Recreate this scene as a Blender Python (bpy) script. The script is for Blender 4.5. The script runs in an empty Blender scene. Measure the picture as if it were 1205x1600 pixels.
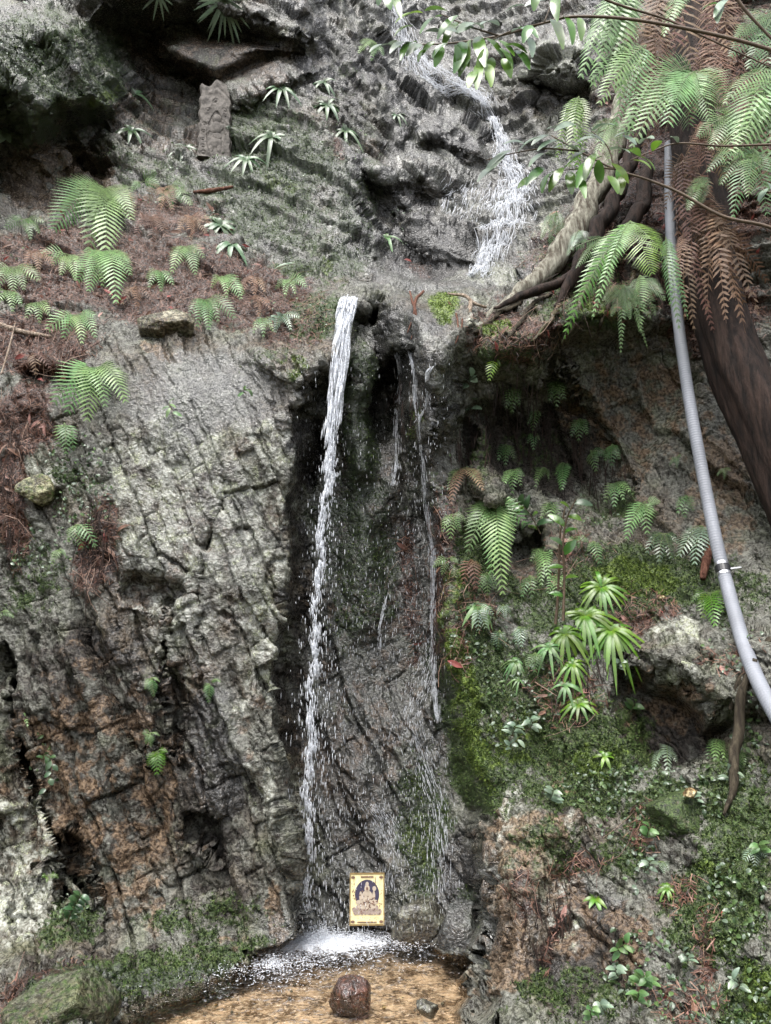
import bpy, math, random
import numpy as np
from mathutils import Vector, Matrix
random.seed(7); np.random.seed(7)
R = math.radians
scn = bpy.context.scene
COL = scn.collection

# ---------------------------------------------------------------- camera, sky, sun, exposure
PITCH = R(12.0); CAM = np.array((0.0, 0.0, 1.6)); FPX = 1203.0
cam_d = bpy.data.cameras.new('camera'); cam = bpy.data.objects.new('camera', cam_d); COL.objects.link(cam)
cam.location = CAM; cam.rotation_euler = (R(90) + PITCH, 0, 0)
cam_d.sensor_fit = 'VERTICAL'; cam_d.sensor_height = 36.0; cam_d.sensor_width = 36.0
cam_d.lens = FPX / 1600.0 * 36.0; cam_d.clip_start = 0.05; cam_d.clip_end = 500.0
scn.camera = cam

SUN_EL, SUN_AZ = R(66), R(205)          # azimuth clockwise from +Y: behind the viewer, a little to the left
world = bpy.data.worlds.new('World'); scn.world = world; world.use_nodes = True
wn = world.node_tree.nodes; wl = world.node_tree.links
bgn = wn['Background']
sky = wn.new('ShaderNodeTexSky'); sky.sky_type = 'NISHITA'; sky.sun_disc = False
sky.sun_elevation = SUN_EL; sky.sun_rotation = SUN_AZ; sky.air_density = 1.0; sky.dust_density = 4.0; sky.ozone_density = 1.0
hs = wn.new('ShaderNodeHueSaturation'); hs.inputs['Saturation'].default_value = 0.30   # overcast: the cloud deck greys the blue
wl.new(sky.outputs[0], hs.inputs['Color']); wl.new(hs.outputs[0], bgn.inputs['Color'])
bgn.inputs['Strength'].default_value = 0.15
sd = bpy.data.lights.new('sun', 'SUN'); sd.energy = 1.1; sd.angle = R(35); sd.color = (1.0, 0.97, 0.92)
sun = bpy.data.objects.new('sun', sd); COL.objects.link(sun)
sdir = Vector((math.sin(SUN_AZ) * math.cos(SUN_EL), math.cos(SUN_AZ) * math.cos(SUN_EL), math.sin(SUN_EL)))
sun.rotation_euler = sdir.to_track_quat('Z', 'Y').to_euler(); sun.location = (0, -3, 14)
scn.view_settings.view_transform = 'Standard'; scn.view_settings.look = 'None'
scn.view_settings.gamma = 1.0; scn.view_settings.use_curve_mapping = False
scn.view_settings.exposure = 1.62
scn.render.engine = 'CYCLES'
cy = scn.cycles
cy.max_bounces = 6; cy.diffuse_bounces = 3; cy.glossy_bounces = 3; cy.transmission_bounces = 5; cy.transparent_max_bounces = 10
cy.use_denoising = True; cy.denoising_prefilter = 'ACCURATE'; cy.use_adaptive_sampling = True; cy.adaptive_threshold = .025; cy.caustics_reflective = False; cy.caustics_refractive = False

# ---------------------------------------------------------------- helpers
def tag(o, label=None, cat=None, group=None, kind=None):
    for k, v in (('label', label), ('category', cat), ('group', group), ('kind', kind)):
        if v: o[k] = v
    return o
def empty(name, loc=(0, 0, 0), parent=None):
    o = bpy.data.objects.new(name, None); COL.objects.link(o); o.location = loc; o.empty_display_size = 0.1
    if parent: o.parent = parent
    return o
def meshdata(name, V, F, mats, smooth=False, mi=None):
    """V (n,3) array; F list of faces or an (m,3)/(m,4) array."""
    me = bpy.data.meshes.new(name)
    V = np.asarray(V, dtype=np.float32)
    if isinstance(F, np.ndarray):
        k = F.shape[1]; me.vertices.add(len(V)); me.vertices.foreach_set('co', V.ravel())
        me.loops.add(F.size); me.loops.foreach_set('vertex_index', F.astype(np.int32).ravel())
        me.polygons.add(len(F)); me.polygons.foreach_set('loop_start', np.arange(0, F.size, k, dtype=np.int32))
    else:
        me.from_pydata(V.tolist(), [], F)
    for m in (mats if isinstance(mats, (list, tuple)) else [mats]): me.materials.append(m)
    if smooth: me.polygons.foreach_set('use_smooth', np.ones(len(me.polygons), dtype=bool))
    if mi is not None: me.polygons.foreach_set('material_index', np.asarray(mi, dtype=np.int32))
    me.update(calc_edges=True)
    return me
def obj(name, me, parent=None, loc=None):
    o = bpy.data.objects.new(name, me); COL.objects.link(o)
    if parent: o.parent = parent
    if loc is not None: o.location = loc
    return o
class MB:
    """collects pieces of one mesh"""
    def __init__(s): s.V = []; s.F = []; s.M = []; s.n = 0
    def add(s, V, F, m=0):
        s.V.append(np.asarray(V, dtype=np.float32))
        for f in F: s.F.append(tuple(i + s.n for i in f)); s.M.append(m)
        s.n += len(V)
    def mesh(s, name, mats, smooth=False):
        return meshdata(name, np.concatenate(s.V), s.F, mats, smooth, s.M)
def tube(path, rad, seg=8, cap=True, noise=0.0, rng=None):
    """tapered tube along a path (n,3), rad scalar or per point -> V, F"""
    path = np.asarray(path, float); n = len(path); rad = np.ones(n) * rad if np.isscalar(rad) else np.asarray(rad, float)
    T = np.gradient(path, axis=0); T /= np.linalg.norm(T, axis=1)[:, None] + 1e-9
    a = np.array((0, 0, 1.0)) if abs(T[0, 2]) < .9 else np.array((1.0, 0, 0))
    N = a - T[0] * a.dot(T[0]); N /= np.linalg.norm(N)
    V = []; F = []
    ang = np.linspace(0, 2 * np.pi, seg, endpoint=False)
    for i in range(n):
        N = N - T[i] * N.dot(T[i]); N /= np.linalg.norm(N) + 1e-9; B = np.cross(T[i], N)
        r = np.ones(seg) * rad[i]
        if noise and rng is not None: r = r * (1 + noise * rng.uniform(-1, 1, seg))
        V.append(path[i] + (np.cos(ang) * r)[:, None] * N + (np.sin(ang) * r)[:, None] * B)
    V = np.concatenate(V)
    for i in range(n - 1):
        for j in range(seg):
            k = (j + 1) % seg
            F.append((i * seg + j, i * seg + k, (i + 1) * seg + k, (i + 1) * seg + j))
    if cap: F.append(tuple(range(seg))[::-1]); F.append(tuple((n - 1) * seg + j for j in range(seg)))
    return V, F
def spline(pts, n):
    """Catmull-Rom through pts -> n points"""
    P = np.asarray(pts, float); P = np.vstack([2 * P[0] - P[1], P, 2 * P[-1] - P[-2]])
    t = np.linspace(0, len(P) - 3 - 1e-6, n); i = t.astype(int); f = (t - i)[:, None]
    a, b, c, d = P[i], P[i + 1], P[i + 2], P[i + 3]
    return .5 * ((2 * b) + (-a + c) * f + (2 * a - 5 * b + 4 * c - d) * f ** 2 + (-a + 3 * b - 3 * c + d) * f ** 3)

# numpy noise
_rs = np.random.RandomState(11)
_G = _rs.normal(size=(65536, 3)).astype(np.float32); _G /= np.linalg.norm(_G, axis=1)[:, None]
_U = _rs.uniform(-1, 1, size=(65536, 4)).astype(np.float32)
def _hash(ix, iy, iz, seed):
    return ((ix * np.int32(73856093)) ^ (iy * np.int32(19349663)) ^ (iz * np.int32(83492791)) ^ np.int32(seed * 265443)) >> 3 & 0xFFFF
def pnoise(P, seed=0):
    P = np.asarray(P, np.float32); fl = np.floor(P); I = fl.astype(np.int32); f = P - fl; w = f * f * f * (f * (f * 6 - 15) + 10)
    X, Y, Z = f[:, 0], f[:, 1], f[:, 2]; out = np.zeros(len(P), np.float32)
    for dx in (0, 1):
        wx = w[:, 0] if dx else 1 - w[:, 0]
        for dy in (0, 1):
            wy = wx * (w[:, 1] if dy else 1 - w[:, 1])
            for dz in (0, 1):
                wz = wy * (w[:, 2] if dz else 1 - w[:, 2])
                g = _G[_hash(I[:, 0] + dx, I[:, 1] + dy, I[:, 2] + dz, seed)]
                out += wz * (g[:, 0] * (X - dx) + g[:, 1] * (Y - dy) + g[:, 2] * (Z - dz))
    return out * np.float32(1.5)
def fbm(P, octv=4, seed=0, gain=.5, ridge=False):
    out = 0; a = 1.0; P = np.asarray(P, np.float32); tot = 0
    for o in range(octv):
        n = pnoise(P * (2.03 ** o), seed + o * 17)
        if ridge: n = 1 - 2 * np.abs(n)
        out = out + a * n; tot += a; a *= gain
    return out / tot
def facets(P, seed=0):
    """blocky fracture relief: per Voronoi cell a tilted plane; also the distance to the crack"""
    P = np.asarray(P, np.float32); I = np.floor(P - .5).astype(np.int32)
    d1 = np.full(len(P), 9., np.float32); d2 = d1.copy(); val = np.zeros(len(P), np.float32)
    for dx in (0, 1):
        for dy in (0, 1):
            for dz in (0, 1):
                J = I + np.array((dx, dy, dz), np.int32); h = _hash(J[:, 0], J[:, 1], J[:, 2], seed)
                u = _U[h]; r = P - (J.astype(np.float32) + np.float32(.5) + np.float32(.38) * u[:, :3]); d = (r * r).sum(1)
                g = _G[(h + 777) & 0xFFFF]
                v = u[:, 3] * .6 + (g * r).sum(1) * .9
                near = d < d1
                d2 = np.where(near, d1, np.minimum(d2, d)); val = np.where(near, v, val); d1 = np.where(near, d, d1)
    return val, np.sqrt(d2) - np.sqrt(d1)
def blocks(Q, fr, seed, tilt=.25):
    """bedded rock: layers across axis 0, each broken into offset blocks; gives a height per block and the distance to the joints"""
    s0 = Q[:, 0] * np.float32(fr[0]); i = np.floor(s0).astype(np.int32); r = _U[_hash(i, i * 0, i * 0, seed)]
    s1 = Q[:, 1] * np.float32(fr[1]) + r[:, 0] * 5; s2 = Q[:, 2] * np.float32(fr[2]) + r[:, 1] * 5 + .35 * s1
    j = np.floor(s1).astype(np.int32); k = np.floor(s2).astype(np.int32); h = _hash(i, j, k, seed + 5); u = _U[h]
    f0, f1, f2 = s0 - i, s1 - j, s2 - k
    val = .55 * r[:, 2] + .45 * u[:, 0] + tilt * (u[:, 1] * (f0 - .5) + u[:, 2] * (f1 - .5) + u[:, 3] * (f2 - .5)) * 2
    e0 = np.minimum(f0, 1 - f0) / fr[0]; e1 = np.minimum(f1, 1 - f1) / fr[1]; e2 = np.minimum(f2, 1 - f2) / fr[2]
    return val.astype(np.float32), np.minimum(e0, np.minimum(e1, e2)).astype(np.float32)
def sstep(a, b, x):
    t = np.clip((x - a) / (b - a), 0, 1); return t * t * (3 - 2 * t)

# material helpers
def mat(name):
    m = bpy.data.materials.new(name); m.use_nodes = True
    nt = m.node_tree; return m, nt, nt.nodes, nt.links, nt.nodes['Principled BSDF']
def simple(name, col, rough=.6, spec=.5, var=.25, scale=30, trans=0.0, metal=0.0, bump=0.0, hue=0.0, objvar=0.0):
    """plain procedural material: noise-varied colour, optional translucency (leaves), optional bump"""
    m, nt, N, L, bs = mat(name)
    tc = N.new('ShaderNodeTexCoord'); nz = N.new('ShaderNodeTexNoise'); nz.inputs['Scale'].default_value = scale; nz.inputs['Detail'].default_value = 4
    L.new(tc.outputs['Object'], nz.inputs['Vector'])
    mx = N.new('ShaderNodeMix'); mx.data_type = 'RGBA'
    c = np.array(col); lo = c * (1 - var); hi = np.clip(c * (1 + var) + hue * np.array((.3, .15, -.1)) * c, 0, 1)
    mx.inputs['A'].default_value = (*lo, 1); mx.inputs['B'].default_value = (*hi, 1)
    mr = N.new('ShaderNodeMapRange'); mr.inputs['From Min'].default_value = .35; mr.inputs['From Max'].default_value = .65
    L.new(nz.outputs['Fac'], mr.inputs['Value']); L.new(mr.outputs[0], mx.inputs['Factor'])
    out = mx.outputs['Result']
    if objvar:
        oi = N.new('ShaderNodeObjectInfo'); hv = N.new('ShaderNodeHueSaturation')
        m2 = N.new('ShaderNodeMapRange'); m2.inputs['To Min'].default_value = 1 - objvar; m2.inputs['To Max'].default_value = 1 + objvar
        L.new(oi.outputs['Random'], m2.inputs['Value']); L.new(m2.outputs[0], hv.inputs['Value'])
        m3 = N.new('ShaderNodeMapRange'); m3.inputs['To Min'].default_value = .5 - objvar * .08; m3.inputs['To Max'].default_value = .5 + objvar * .08
        mm = N.new('ShaderNodeMath'); mm.operation = 'FRACT'; ml = N.new('ShaderNodeMath'); ml.operation = 'MULTIPLY'; ml.inputs[1].default_value = 7.31
        L.new(oi.outputs['Random'], ml.inputs[0]); L.new(ml.outputs[0], mm.inputs[0]); L.new(mm.outputs[0], m3.inputs['Value']); L.new(m3.outputs[0], hv.inputs['Hue'])
        L.new(out, hv.inputs['Color']); out = hv.outputs['Color']
    L.new(out, bs.inputs['Base Color'])
    bs.inputs['Roughness'].default_value = rough; bs.inputs['Specular IOR Level'].default_value = spec; bs.inputs['Metallic'].default_value = metal
    if bump:
        bp = N.new('ShaderNodeBump'); bp.inputs['Strength'].default_value = bump; bp.inputs['Distance'].default_value = .01
        L.new(nz.outputs['Fac'], bp.inputs['Height']); L.new(bp.outputs[0], bs.inputs['Normal'])
    if trans:
        tr = N.new('ShaderNodeBsdfTranslucent'); L.new(out, tr.inputs['Color']); ms = N.new('ShaderNodeMixShader'); ms.inputs[0].default_value = trans
        L.new(bs.outputs[0], ms.inputs[1]); L.new(tr.outputs[0], ms.inputs[2])
        L.new(ms.outputs[0], N['Material Output'].inputs['Surface'])
    return m
# ================================================================= THE ROCK FACE
# The face was surveyed by bearing: (px, py) is a bearing from the path, Y the horizontal distance in metres.
CP, SP = math.cos(PITCH), math.sin(PITCH)
def ray(px, py):
    a = (np.asarray(px, float) - 602.5) / FPX; b = (800.0 - np.asarray(py, float)) / FPX
    return np.stack([a + 0 * b, CP - b * SP + 0 * a, SP + b * CP + 0 * a], -1)
def at(px, py, Y):
    d = ray(px, py); return CAM + d * (np.asarray(Y, float) / d[..., 1])[..., None]
SURVEY = [  # (py, [(px, Y), ...])
 (-260, [(-400, 7.6), (100, 7.8), (400, 9.2), (620, 11.6), (800, 11.2), (1000, 8.6), (1300, 6.3), (1600, 5.2)]),
 (-90, [(-400, 6.9), (-100, 7.0), (120, 7.2), (330, 8.0), (500, 8.6), (620, 10.6), (700, 10.5), (820, 9.6), (950, 8.2), (1100, 6.7), (1300, 6.0), (1600, 5.0)]),
 (50, [(-400, 6.5), (-150, 6.7), (60, 7.0), (200, 7.5), (330, 7.8), (480, 7.7), (560, 8.2), (650, 9.7), (740, 9.3), (850, 8.3), (950, 7.5), (1080, 6.5), (1205, 6.0), (1350, 5.6)]),
 (180, [(-150, 6.6), (60, 7.0), (200, 7.4), (335, 7.6), (450, 7.3), (560, 7.6), (660, 8.2), (740, 8.7), (790, 8.5), (850, 7.9), (950, 7.1), (1080, 6.3), (1205, 5.9), (1400, 5.3)]),
 (280, [(-200, 6.6), (0, 6.8), (150, 6.9), (335, 7.0), (450, 6.9), (560, 7.1), (640, 7.6), (720, 7.9), (800, 7.8), (880, 7.0), (960, 6.5), (1080, 6.1), (1205, 5.7)]),
 (350, [(0, 6.3), (150, 6.4), (300, 6.5), (420, 6.6), (540, 6.7), (640, 7.2), (720, 7.3), (800, 7.2), (870, 6.5), (950, 6.0), (1080, 5.9), (1250, 5.6)]),
 (425, [(-200, 5.9), (0, 5.9), (150, 6.0), (300, 6.0), (420, 6.2), (520, 6.3), (640, 6.6), (740, 6.7), (820, 6.2), (900, 5.7), (1000, 5.6), (1100, 5.8), (1250, 5.5)]),
 (485, [(0, 5.6), (150, 5.6), (300, 5.6), (420, 5.6), (500, 5.4), (570, 5.35), (650, 5.4), (740, 5.35), (830, 5.3), (900, 5.3), (1000, 5.4), (1150, 5.6)]),
 (545, [(-200, 5.4), (0, 5.4), (150, 5.3), (250, 5.2), (400, 5.15), (500, 5.15), (800, 5.3), (900, 5.25), (1000, 5.5), (1100, 5.5), (1250, 5.4)]),
 (620, [(0, 5.25), (200, 5.1), (400, 5.05), (550, 5.1), (700, 5.35), (800, 5.5), (1000, 5.6), (1100, 5.55), (1250, 5.35)]),
 (720, [(-200, 5.2), (0, 5.2), (200, 5.05), (400, 5.0), (550, 5.1), (700, 5.4), (800, 5.6), (900, 5.7), (1000, 5.6), (1100, 5.45), (1250, 5.2)]),
 (820, [(0, 5.15), (200, 5.05), (400, 5.0), (550, 5.1), (700, 5.2), (780, 5.45), (900, 5.45), (1000, 5.35), (1100, 5.3), (1250, 5.0)]),
 (920, [(-200, 5.15), (0, 5.12), (200, 5.03), (400, 4.98), (550, 5.1), (700, 5.2), (800, 5.2), (900, 5.15), (1000, 5.05), (1150, 4.9), (1300, 4.7)]),
 (1020, [(0, 5.1), (200, 5.02), (400, 4.95), (550, 5.08), (700, 5.15), (760, 5.15), (850, 4.95), (950, 4.85), (1100, 4.7), (1250, 4.4)]),
 (1150, [(-200, 5.1), (0, 5.05), (200, 5.0), (400, 4.92), (550, 5.0), (700, 5.05), (790, 4.95), (880, 4.78), (1000, 4.6), (1150, 4.35), (1300, 4.0)]),
 (1280, [(0, 5.0), (200, 4.95), (400, 4.9), (550, 4.9), (700, 4.9), (790, 4.75), (820, 4.65), (950, 4.4), (1100, 4.15), (1250, 3.8)]),
 (1400, [(-200, 4.95), (0, 4.9), (200, 4.9), (400, 4.85), (550, 4.8), (700, 4.75), (760, 4.7), (800, 4.5), (950, 4.15), (1100, 3.9), (1250, 3.6)]),
 (1465, [(0, 4.75), (200, 4.8), (350, 4.8), (430, 4.8), (550, 4.75), (700, 4.7), (750, 4.6), (800, 4.3)]),
 (1515, [(-200, 4.4), (0, 4.42), (150, 4.5), (280, 4.6), (360, 4.68), (745, 4.55), (800, 4.2), (950, 3.9), (1100, 3.65), (1250, 3.4)]),
 (1600, [(-200, 3.8), (0, 3.88), (120, 3.93), (735, 3.95), (800, 3.8), (950, 3.6), (1100, 3.4), (1250, 3.2), (1450, 3.0)]),
 (1760, [(-300, 3.2), (0, 3.25), (600, 3.4), (900, 3.2), (1200, 2.9), (1600, 2.6)]),
]
CPTS = np.array([(x, py, Y) for py, row in SURVEY for x, Y in row])
def rbf_fit(C):
    xy = C[:, :2] / 300.0; d = np.linalg.norm(xy[:, None] - xy[None], axis=2)
    n = len(C); A = np.zeros((n + 3, n + 3)); A[:n, :n] = d; A[:n, n] = 1; A[:n, n + 1:] = xy; A[n, :n] = 1; A[n + 1:, :n] = xy.T
    A[:n, :n] -= np.eye(n) * 1e-3
    return np.linalg.solve(A, np.concatenate([C[:, 2], np.zeros(3)]))
_W = rbf_fit(CPTS)
def rbf_eval(u, v):
    out = np.empty(len(u), np.float32); c = (CPTS[:, :2] / 300.0).astype(np.float32); w = _W.astype(np.float32); n = len(c)
    for i in range(0, len(u), 60000):
        x = (u[i:i + 60000] / 300.0).astype(np.float32); y = (v[i:i + 60000] / 300.0).astype(np.float32)
        d = np.sqrt((x[:, None] - c[None, :, 0]) ** 2 + (y[:, None] - c[None, :, 1]) ** 2)
        out[i:i + 60000] = d @ w[:n] + w[n] + w[n + 1] * x + w[n + 2] * y
    return out
def poly_sdf(u, v, poly):
    """signed distance (px), positive inside; only evaluated near the polygon"""
    P = np.array(poly, np.float32); lo = P.min(0) - 60; hi = P.max(0) + 60
    out = np.full(len(u), -60., np.float32)
    m = (u > lo[0]) & (u < hi[0]) & (v > lo[1]) & (v < hi[1]); x = u[m]; y = v[m]
    d = np.full(len(x), 1e9, np.float32); ins = np.zeros(len(x), bool)
    for i in range(len(P)):
        a = P[i]; b = P[(i + 1) % len(P)]; e = b - a; wx = x - a[0]; wy = y - a[1]
        t = np.clip((wx * e[0] + wy * e[1]) / (e @ e), 0, 1); d = np.minimum(d, (wx - e[0] * t) ** 2 + (wy - e[1] * t) ** 2)
        c = ((a[1] <= y) & (b[1] > y)) | ((b[1] <= y) & (a[1] > y))
        if a[1] != b[1]: ins ^= c & (x < a[0] + (y - a[1]) / (b[1] - a[1]) * e[0])
    out[m] = np.where(ins, np.sqrt(d), -np.sqrt(d)); return out
# (polygon, change of distance in m, soft edge outside px, inside px)
SHAPES = [
 ('recess', [(470, 600), (520, 560), (524, 470), (612, 464), (632, 560), (648, 640), (672, 735), (690, 800), (705, 900), (712, 1000), (735, 1150), (765, 1270), (762, 1330), (772, 1400), (748, 1500), (462, 1500), (452, 1400), (445, 1300), (430, 1150), (428, 1000), (440, 900), (447, 760), (466, 690)], .54, 4, 38),
 ('boulder', [(-300, -60), (60, -10), (125, 15), (155, 60), (182, 115), (200, 165), (192, 185), (150, 195), (110, 205), (60, 250), (35, 235), (0, 190), (-300, 200)], -.75, 4, 60),
 ('hollow', [(-40, 225), (40, 238), (60, 255), (110, 205), (160, 195), (175, 230), (172, 290), (120, 325), (60, 345), (15, 335), (-40, 300)], .30, 16, 44),
 ('niche', [(140, 40), (200, 25), (300, 30), (400, 60), (480, 80), (440, 95), (380, 120), (352, 135), (350, 230), (315, 245), (240, 225), (205, 190), (195, 150), (165, 85)], .5, 12, 45),
 ('niche_roof', [(225, 50), (300, 38), (400, 62), (475, 78), (430, 92), (385, 112), (345, 134), (300, 130), (262, 112), (238, 85)], -.62, 6, 34),
 ('brow', [(120, -60), (520, -60), (500, 60), (480, 82), (400, 60), (300, 28), (200, 22), (140, 38)], -.45, 8, 40),
 ('arch', [(352, 138), (400, 115), (440, 95), (480, 85), (500, 110), (470, 130), (420, 150), (375, 175), (355, 170)], -.18, 10, 16),
 ('gulley', [(560, 265), (600, 300), (640, 330), (650, 370), (690, 400), (740, 415), (700, 432), (650, 425), (600, 400), (575, 340), (560, 300)], .35, 12, 30),
 ('outcrop', [(680, 165), (740, 170), (770, 200), (772, 245), (765, 262), (700, 250), (650, 225), (660, 190)], -.35, 6, 30),
 ('slab_ledge', [(560, 265), (640, 230), (720, 255), (740, 285), (690, 310), (650, 300), (600, 300)], -.28, 10, 25),
 ('boulder_r', [(815, 40), (880, 30), (930, 60), (925, 130), (870, 150), (820, 140), (800, 90)], -.5, 8, 50),
 ('undercut_r', [(830, 140), (925, 132), (935, 170), (900, 200), (860, 215), (830, 180)], .35, 10, 20),
 ('lip_hole', [(566, 484), (600, 478), (602, 500), (588, 522), (566, 530)], .22, 5, 16),
 ('slot', [(592, 580), (618, 545), (642, 545), (640, 600), (625, 650), (608, 690), (585, 690), (575, 640)], .28, 8, 16),
 ('hump', [(535, 545), (590, 540), (598, 590), (575, 640), (582, 740), (550, 770), (530, 700), (528, 600)], -.28, 14, 30),
 ('lower_hump', [(540, 790), (600, 700), (640, 690), (650, 780), (600, 840), (600, 1000), (545, 1000), (525, 880)], -.15, 18, 40),
 ('bulge', [(612, 470), (700, 460), (752, 500), (735, 560), (722, 610), (706, 680), (680, 740), (662, 720), (650, 640), (632, 560)], -.36, 6, 44),
 ('side_hole', [(452, 640), (480, 632), (506, 668), (502, 740), (482, 770), (462, 740)], .22, 8, 14),
 ('lip_left', [(385, 545), (460, 540), (500, 548), (500, 585), (470, 610), (430, 600), (390, 580)], -.08, 10, 20),
 ('mat_lip', [(735, 500), (800, 470), (900, 460), (1010, 470), (1000, 500), (930, 515), (880, 545), (850, 580), (790, 600), (735, 590), (722, 560)], -.22, 6, 50),
 ('den', [(715, 660), (745, 630), (800, 610), (850, 585), (870, 560), (930, 620), (985, 720), (985, 800), (940, 812), (880, 760), (800, 740), (745, 770), (712, 740)], .26, 10, 30),
 ('overhang', [(870, 560), (900, 530), (1000, 500), (1090, 490), (1120, 560), (1090, 640), (1000, 740), (960, 690), (920, 620)], .16, 8, 30),
 ('stump', [(735, 655), (772, 650), (778, 720), (792, 790), (760, 800), (730, 740)], -.35, 6, 16),
 ('pocket', [(800, 842), (850, 828), (852, 865), (815, 885), (795, 870)], .28, 8, 14),
 ('shelf', [(985, 1010), (1050, 970), (1110, 968), (1200, 985), (1300, 990), (1300, 1100), (1160, 1130), (1110, 1125), (1060, 1075), (1010, 1050)], -.26, 5, 40),
 ('cave', [(965, 1040), (1000, 1048), (1060, 1078), (1112, 1128), (1150, 1130), (1140, 1190), (1090, 1215), (1010, 1200), (985, 1150), (960, 1100)], .4, 8, 26),
 ('ridge', [(768, 1280), (800, 1240), (870, 1230), (900, 1300), (850, 1500), (800, 1650), (715, 1650), (745, 1520), (772, 1420), (765, 1340)], -.26, 20, 60),
 ('crack_a', [(8, 1005), (22, 1040), (40, 1150), (62, 1230), (85, 1290), (110, 1330), (118, 1400), (95, 1410), (88, 1320), (60, 1260), (35, 1180), (15, 1090)], .5, 3, 10),
 ('crack_b', [(100, 1300), (128, 1310), (140, 1370), (150, 1405), (130, 1410), (115, 1380)], .35, 3, 8),
 ('seam_a', [(352, 740), (360, 745), (350, 800), (330, 860), (318, 930), (322, 1000), (312, 1000), (308, 930), (320, 850), (340, 790)], .1, 2, 5),
 ('seam_b', [(258, 930), (270, 935), (268, 1040), (285, 1100), (280, 1180), (272, 1180), (262, 1100), (255, 1030)], .14, 3, 6),
 ('underledge', [(200, 895), (290, 905), (300, 930), (240, 950), (195, 930)], .14, 8, 12),
 ('foot_hole', [(290, 1275), (340, 1280), (360, 1320), (330, 1335), (290, 1310)], .15, 8, 12),
 ('brown_block', [(215, 1040), (255, 1035), (262, 1180), (230, 1210), (205, 1140)], -.1, 4, 20),
 ('mound_a', [(30, 1520), (90, 1505), (150, 1525), (175, 1570), (165, 1640), (20, 1640)], -.16, 10, 40),
 ('under_fern_ledge', [(20, 575), (150, 580), (175, 590), (160, 620), (110, 630), (30, 600)], .16, 8, 14),
 ('left_corner', [(-60, 1000), (10, 1010), (20, 1050), (10, 1080), (-60, 1080)], .25, 6, 14),
]
st = 1.9
us = np.concatenate([np.arange(-420, -20, 7.0), np.arange(-20, 1226, st), np.arange(1230, 1640, 7.0)])
vs = np.concatenate([np.arange(-260, -20, 7.0), np.arange(-20, 1622, st), np.arange(1626, 1770, 7.0)])
NU, NV = len(us), len(vs)
UU, VV = np.meshgrid(us, vs); UU = UU.ravel().astype(np.float32); VV = VV.ravel().astype(np.float32)
_q = np.stack([UU / 70, VV / 70, 0 * UU + 3.3], 1)
wu = UU + 12 * fbm(_q, 4, 1, .55); wv = VV + 12 * fbm(_q + 31.7, 4, 5, .55)
D = rbf_eval(wu, wv)
SD = {}
for nm, poly, dy, so, si in SHAPES:
    s = poly_sdf(wu, wv, poly); SD[nm] = s
    D += dy * sstep(-so, si, s)
# floor of the gorge: nothing sinks deeper than 0.22 m under the water level
def floor_Y(px, py, z):
    d = ray(px, py); k = np.where(d[:, 2] < -.02, (z - CAM[2]) / np.minimum(d[:, 2], -.02), 1e3); return k * d[:, 1]
POOL = [(150, 1640), (250, 1575), (345, 1542), (385, 1520), (400, 1495), (440, 1480), (470, 1462), (560, 1455), (660, 1462), (690, 1488), (728, 1500), (742, 1512), (722, 1538), (734, 1560), (716, 1585), (722, 1605), (706, 1650)]
SD['pool'] = poly_sdf(wu, wv, POOL)
pm = sstep(-6, 12, SD['pool'])
D = D * (1 - pm) + np.maximum(D, floor_Y(UU, VV, -.12)) * pm
D = np.minimum(D, floor_Y(UU, VV, -.22)).astype(np.float32)
P = at(UU, VV, D).astype(np.float32)

def grid_normals(P):
    G = P.reshape(NV, NU, 3); du = np.gradient(G, axis=1); dv = np.gradient(G, axis=0)
    n = np.cross(du, dv).reshape(-1, 3); n /= np.linalg.norm(n, axis=1)[:, None] + 1e-9
    return np.where((n[:, 1] > 0)[:, None], -n, n).astype(np.float32)

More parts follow.
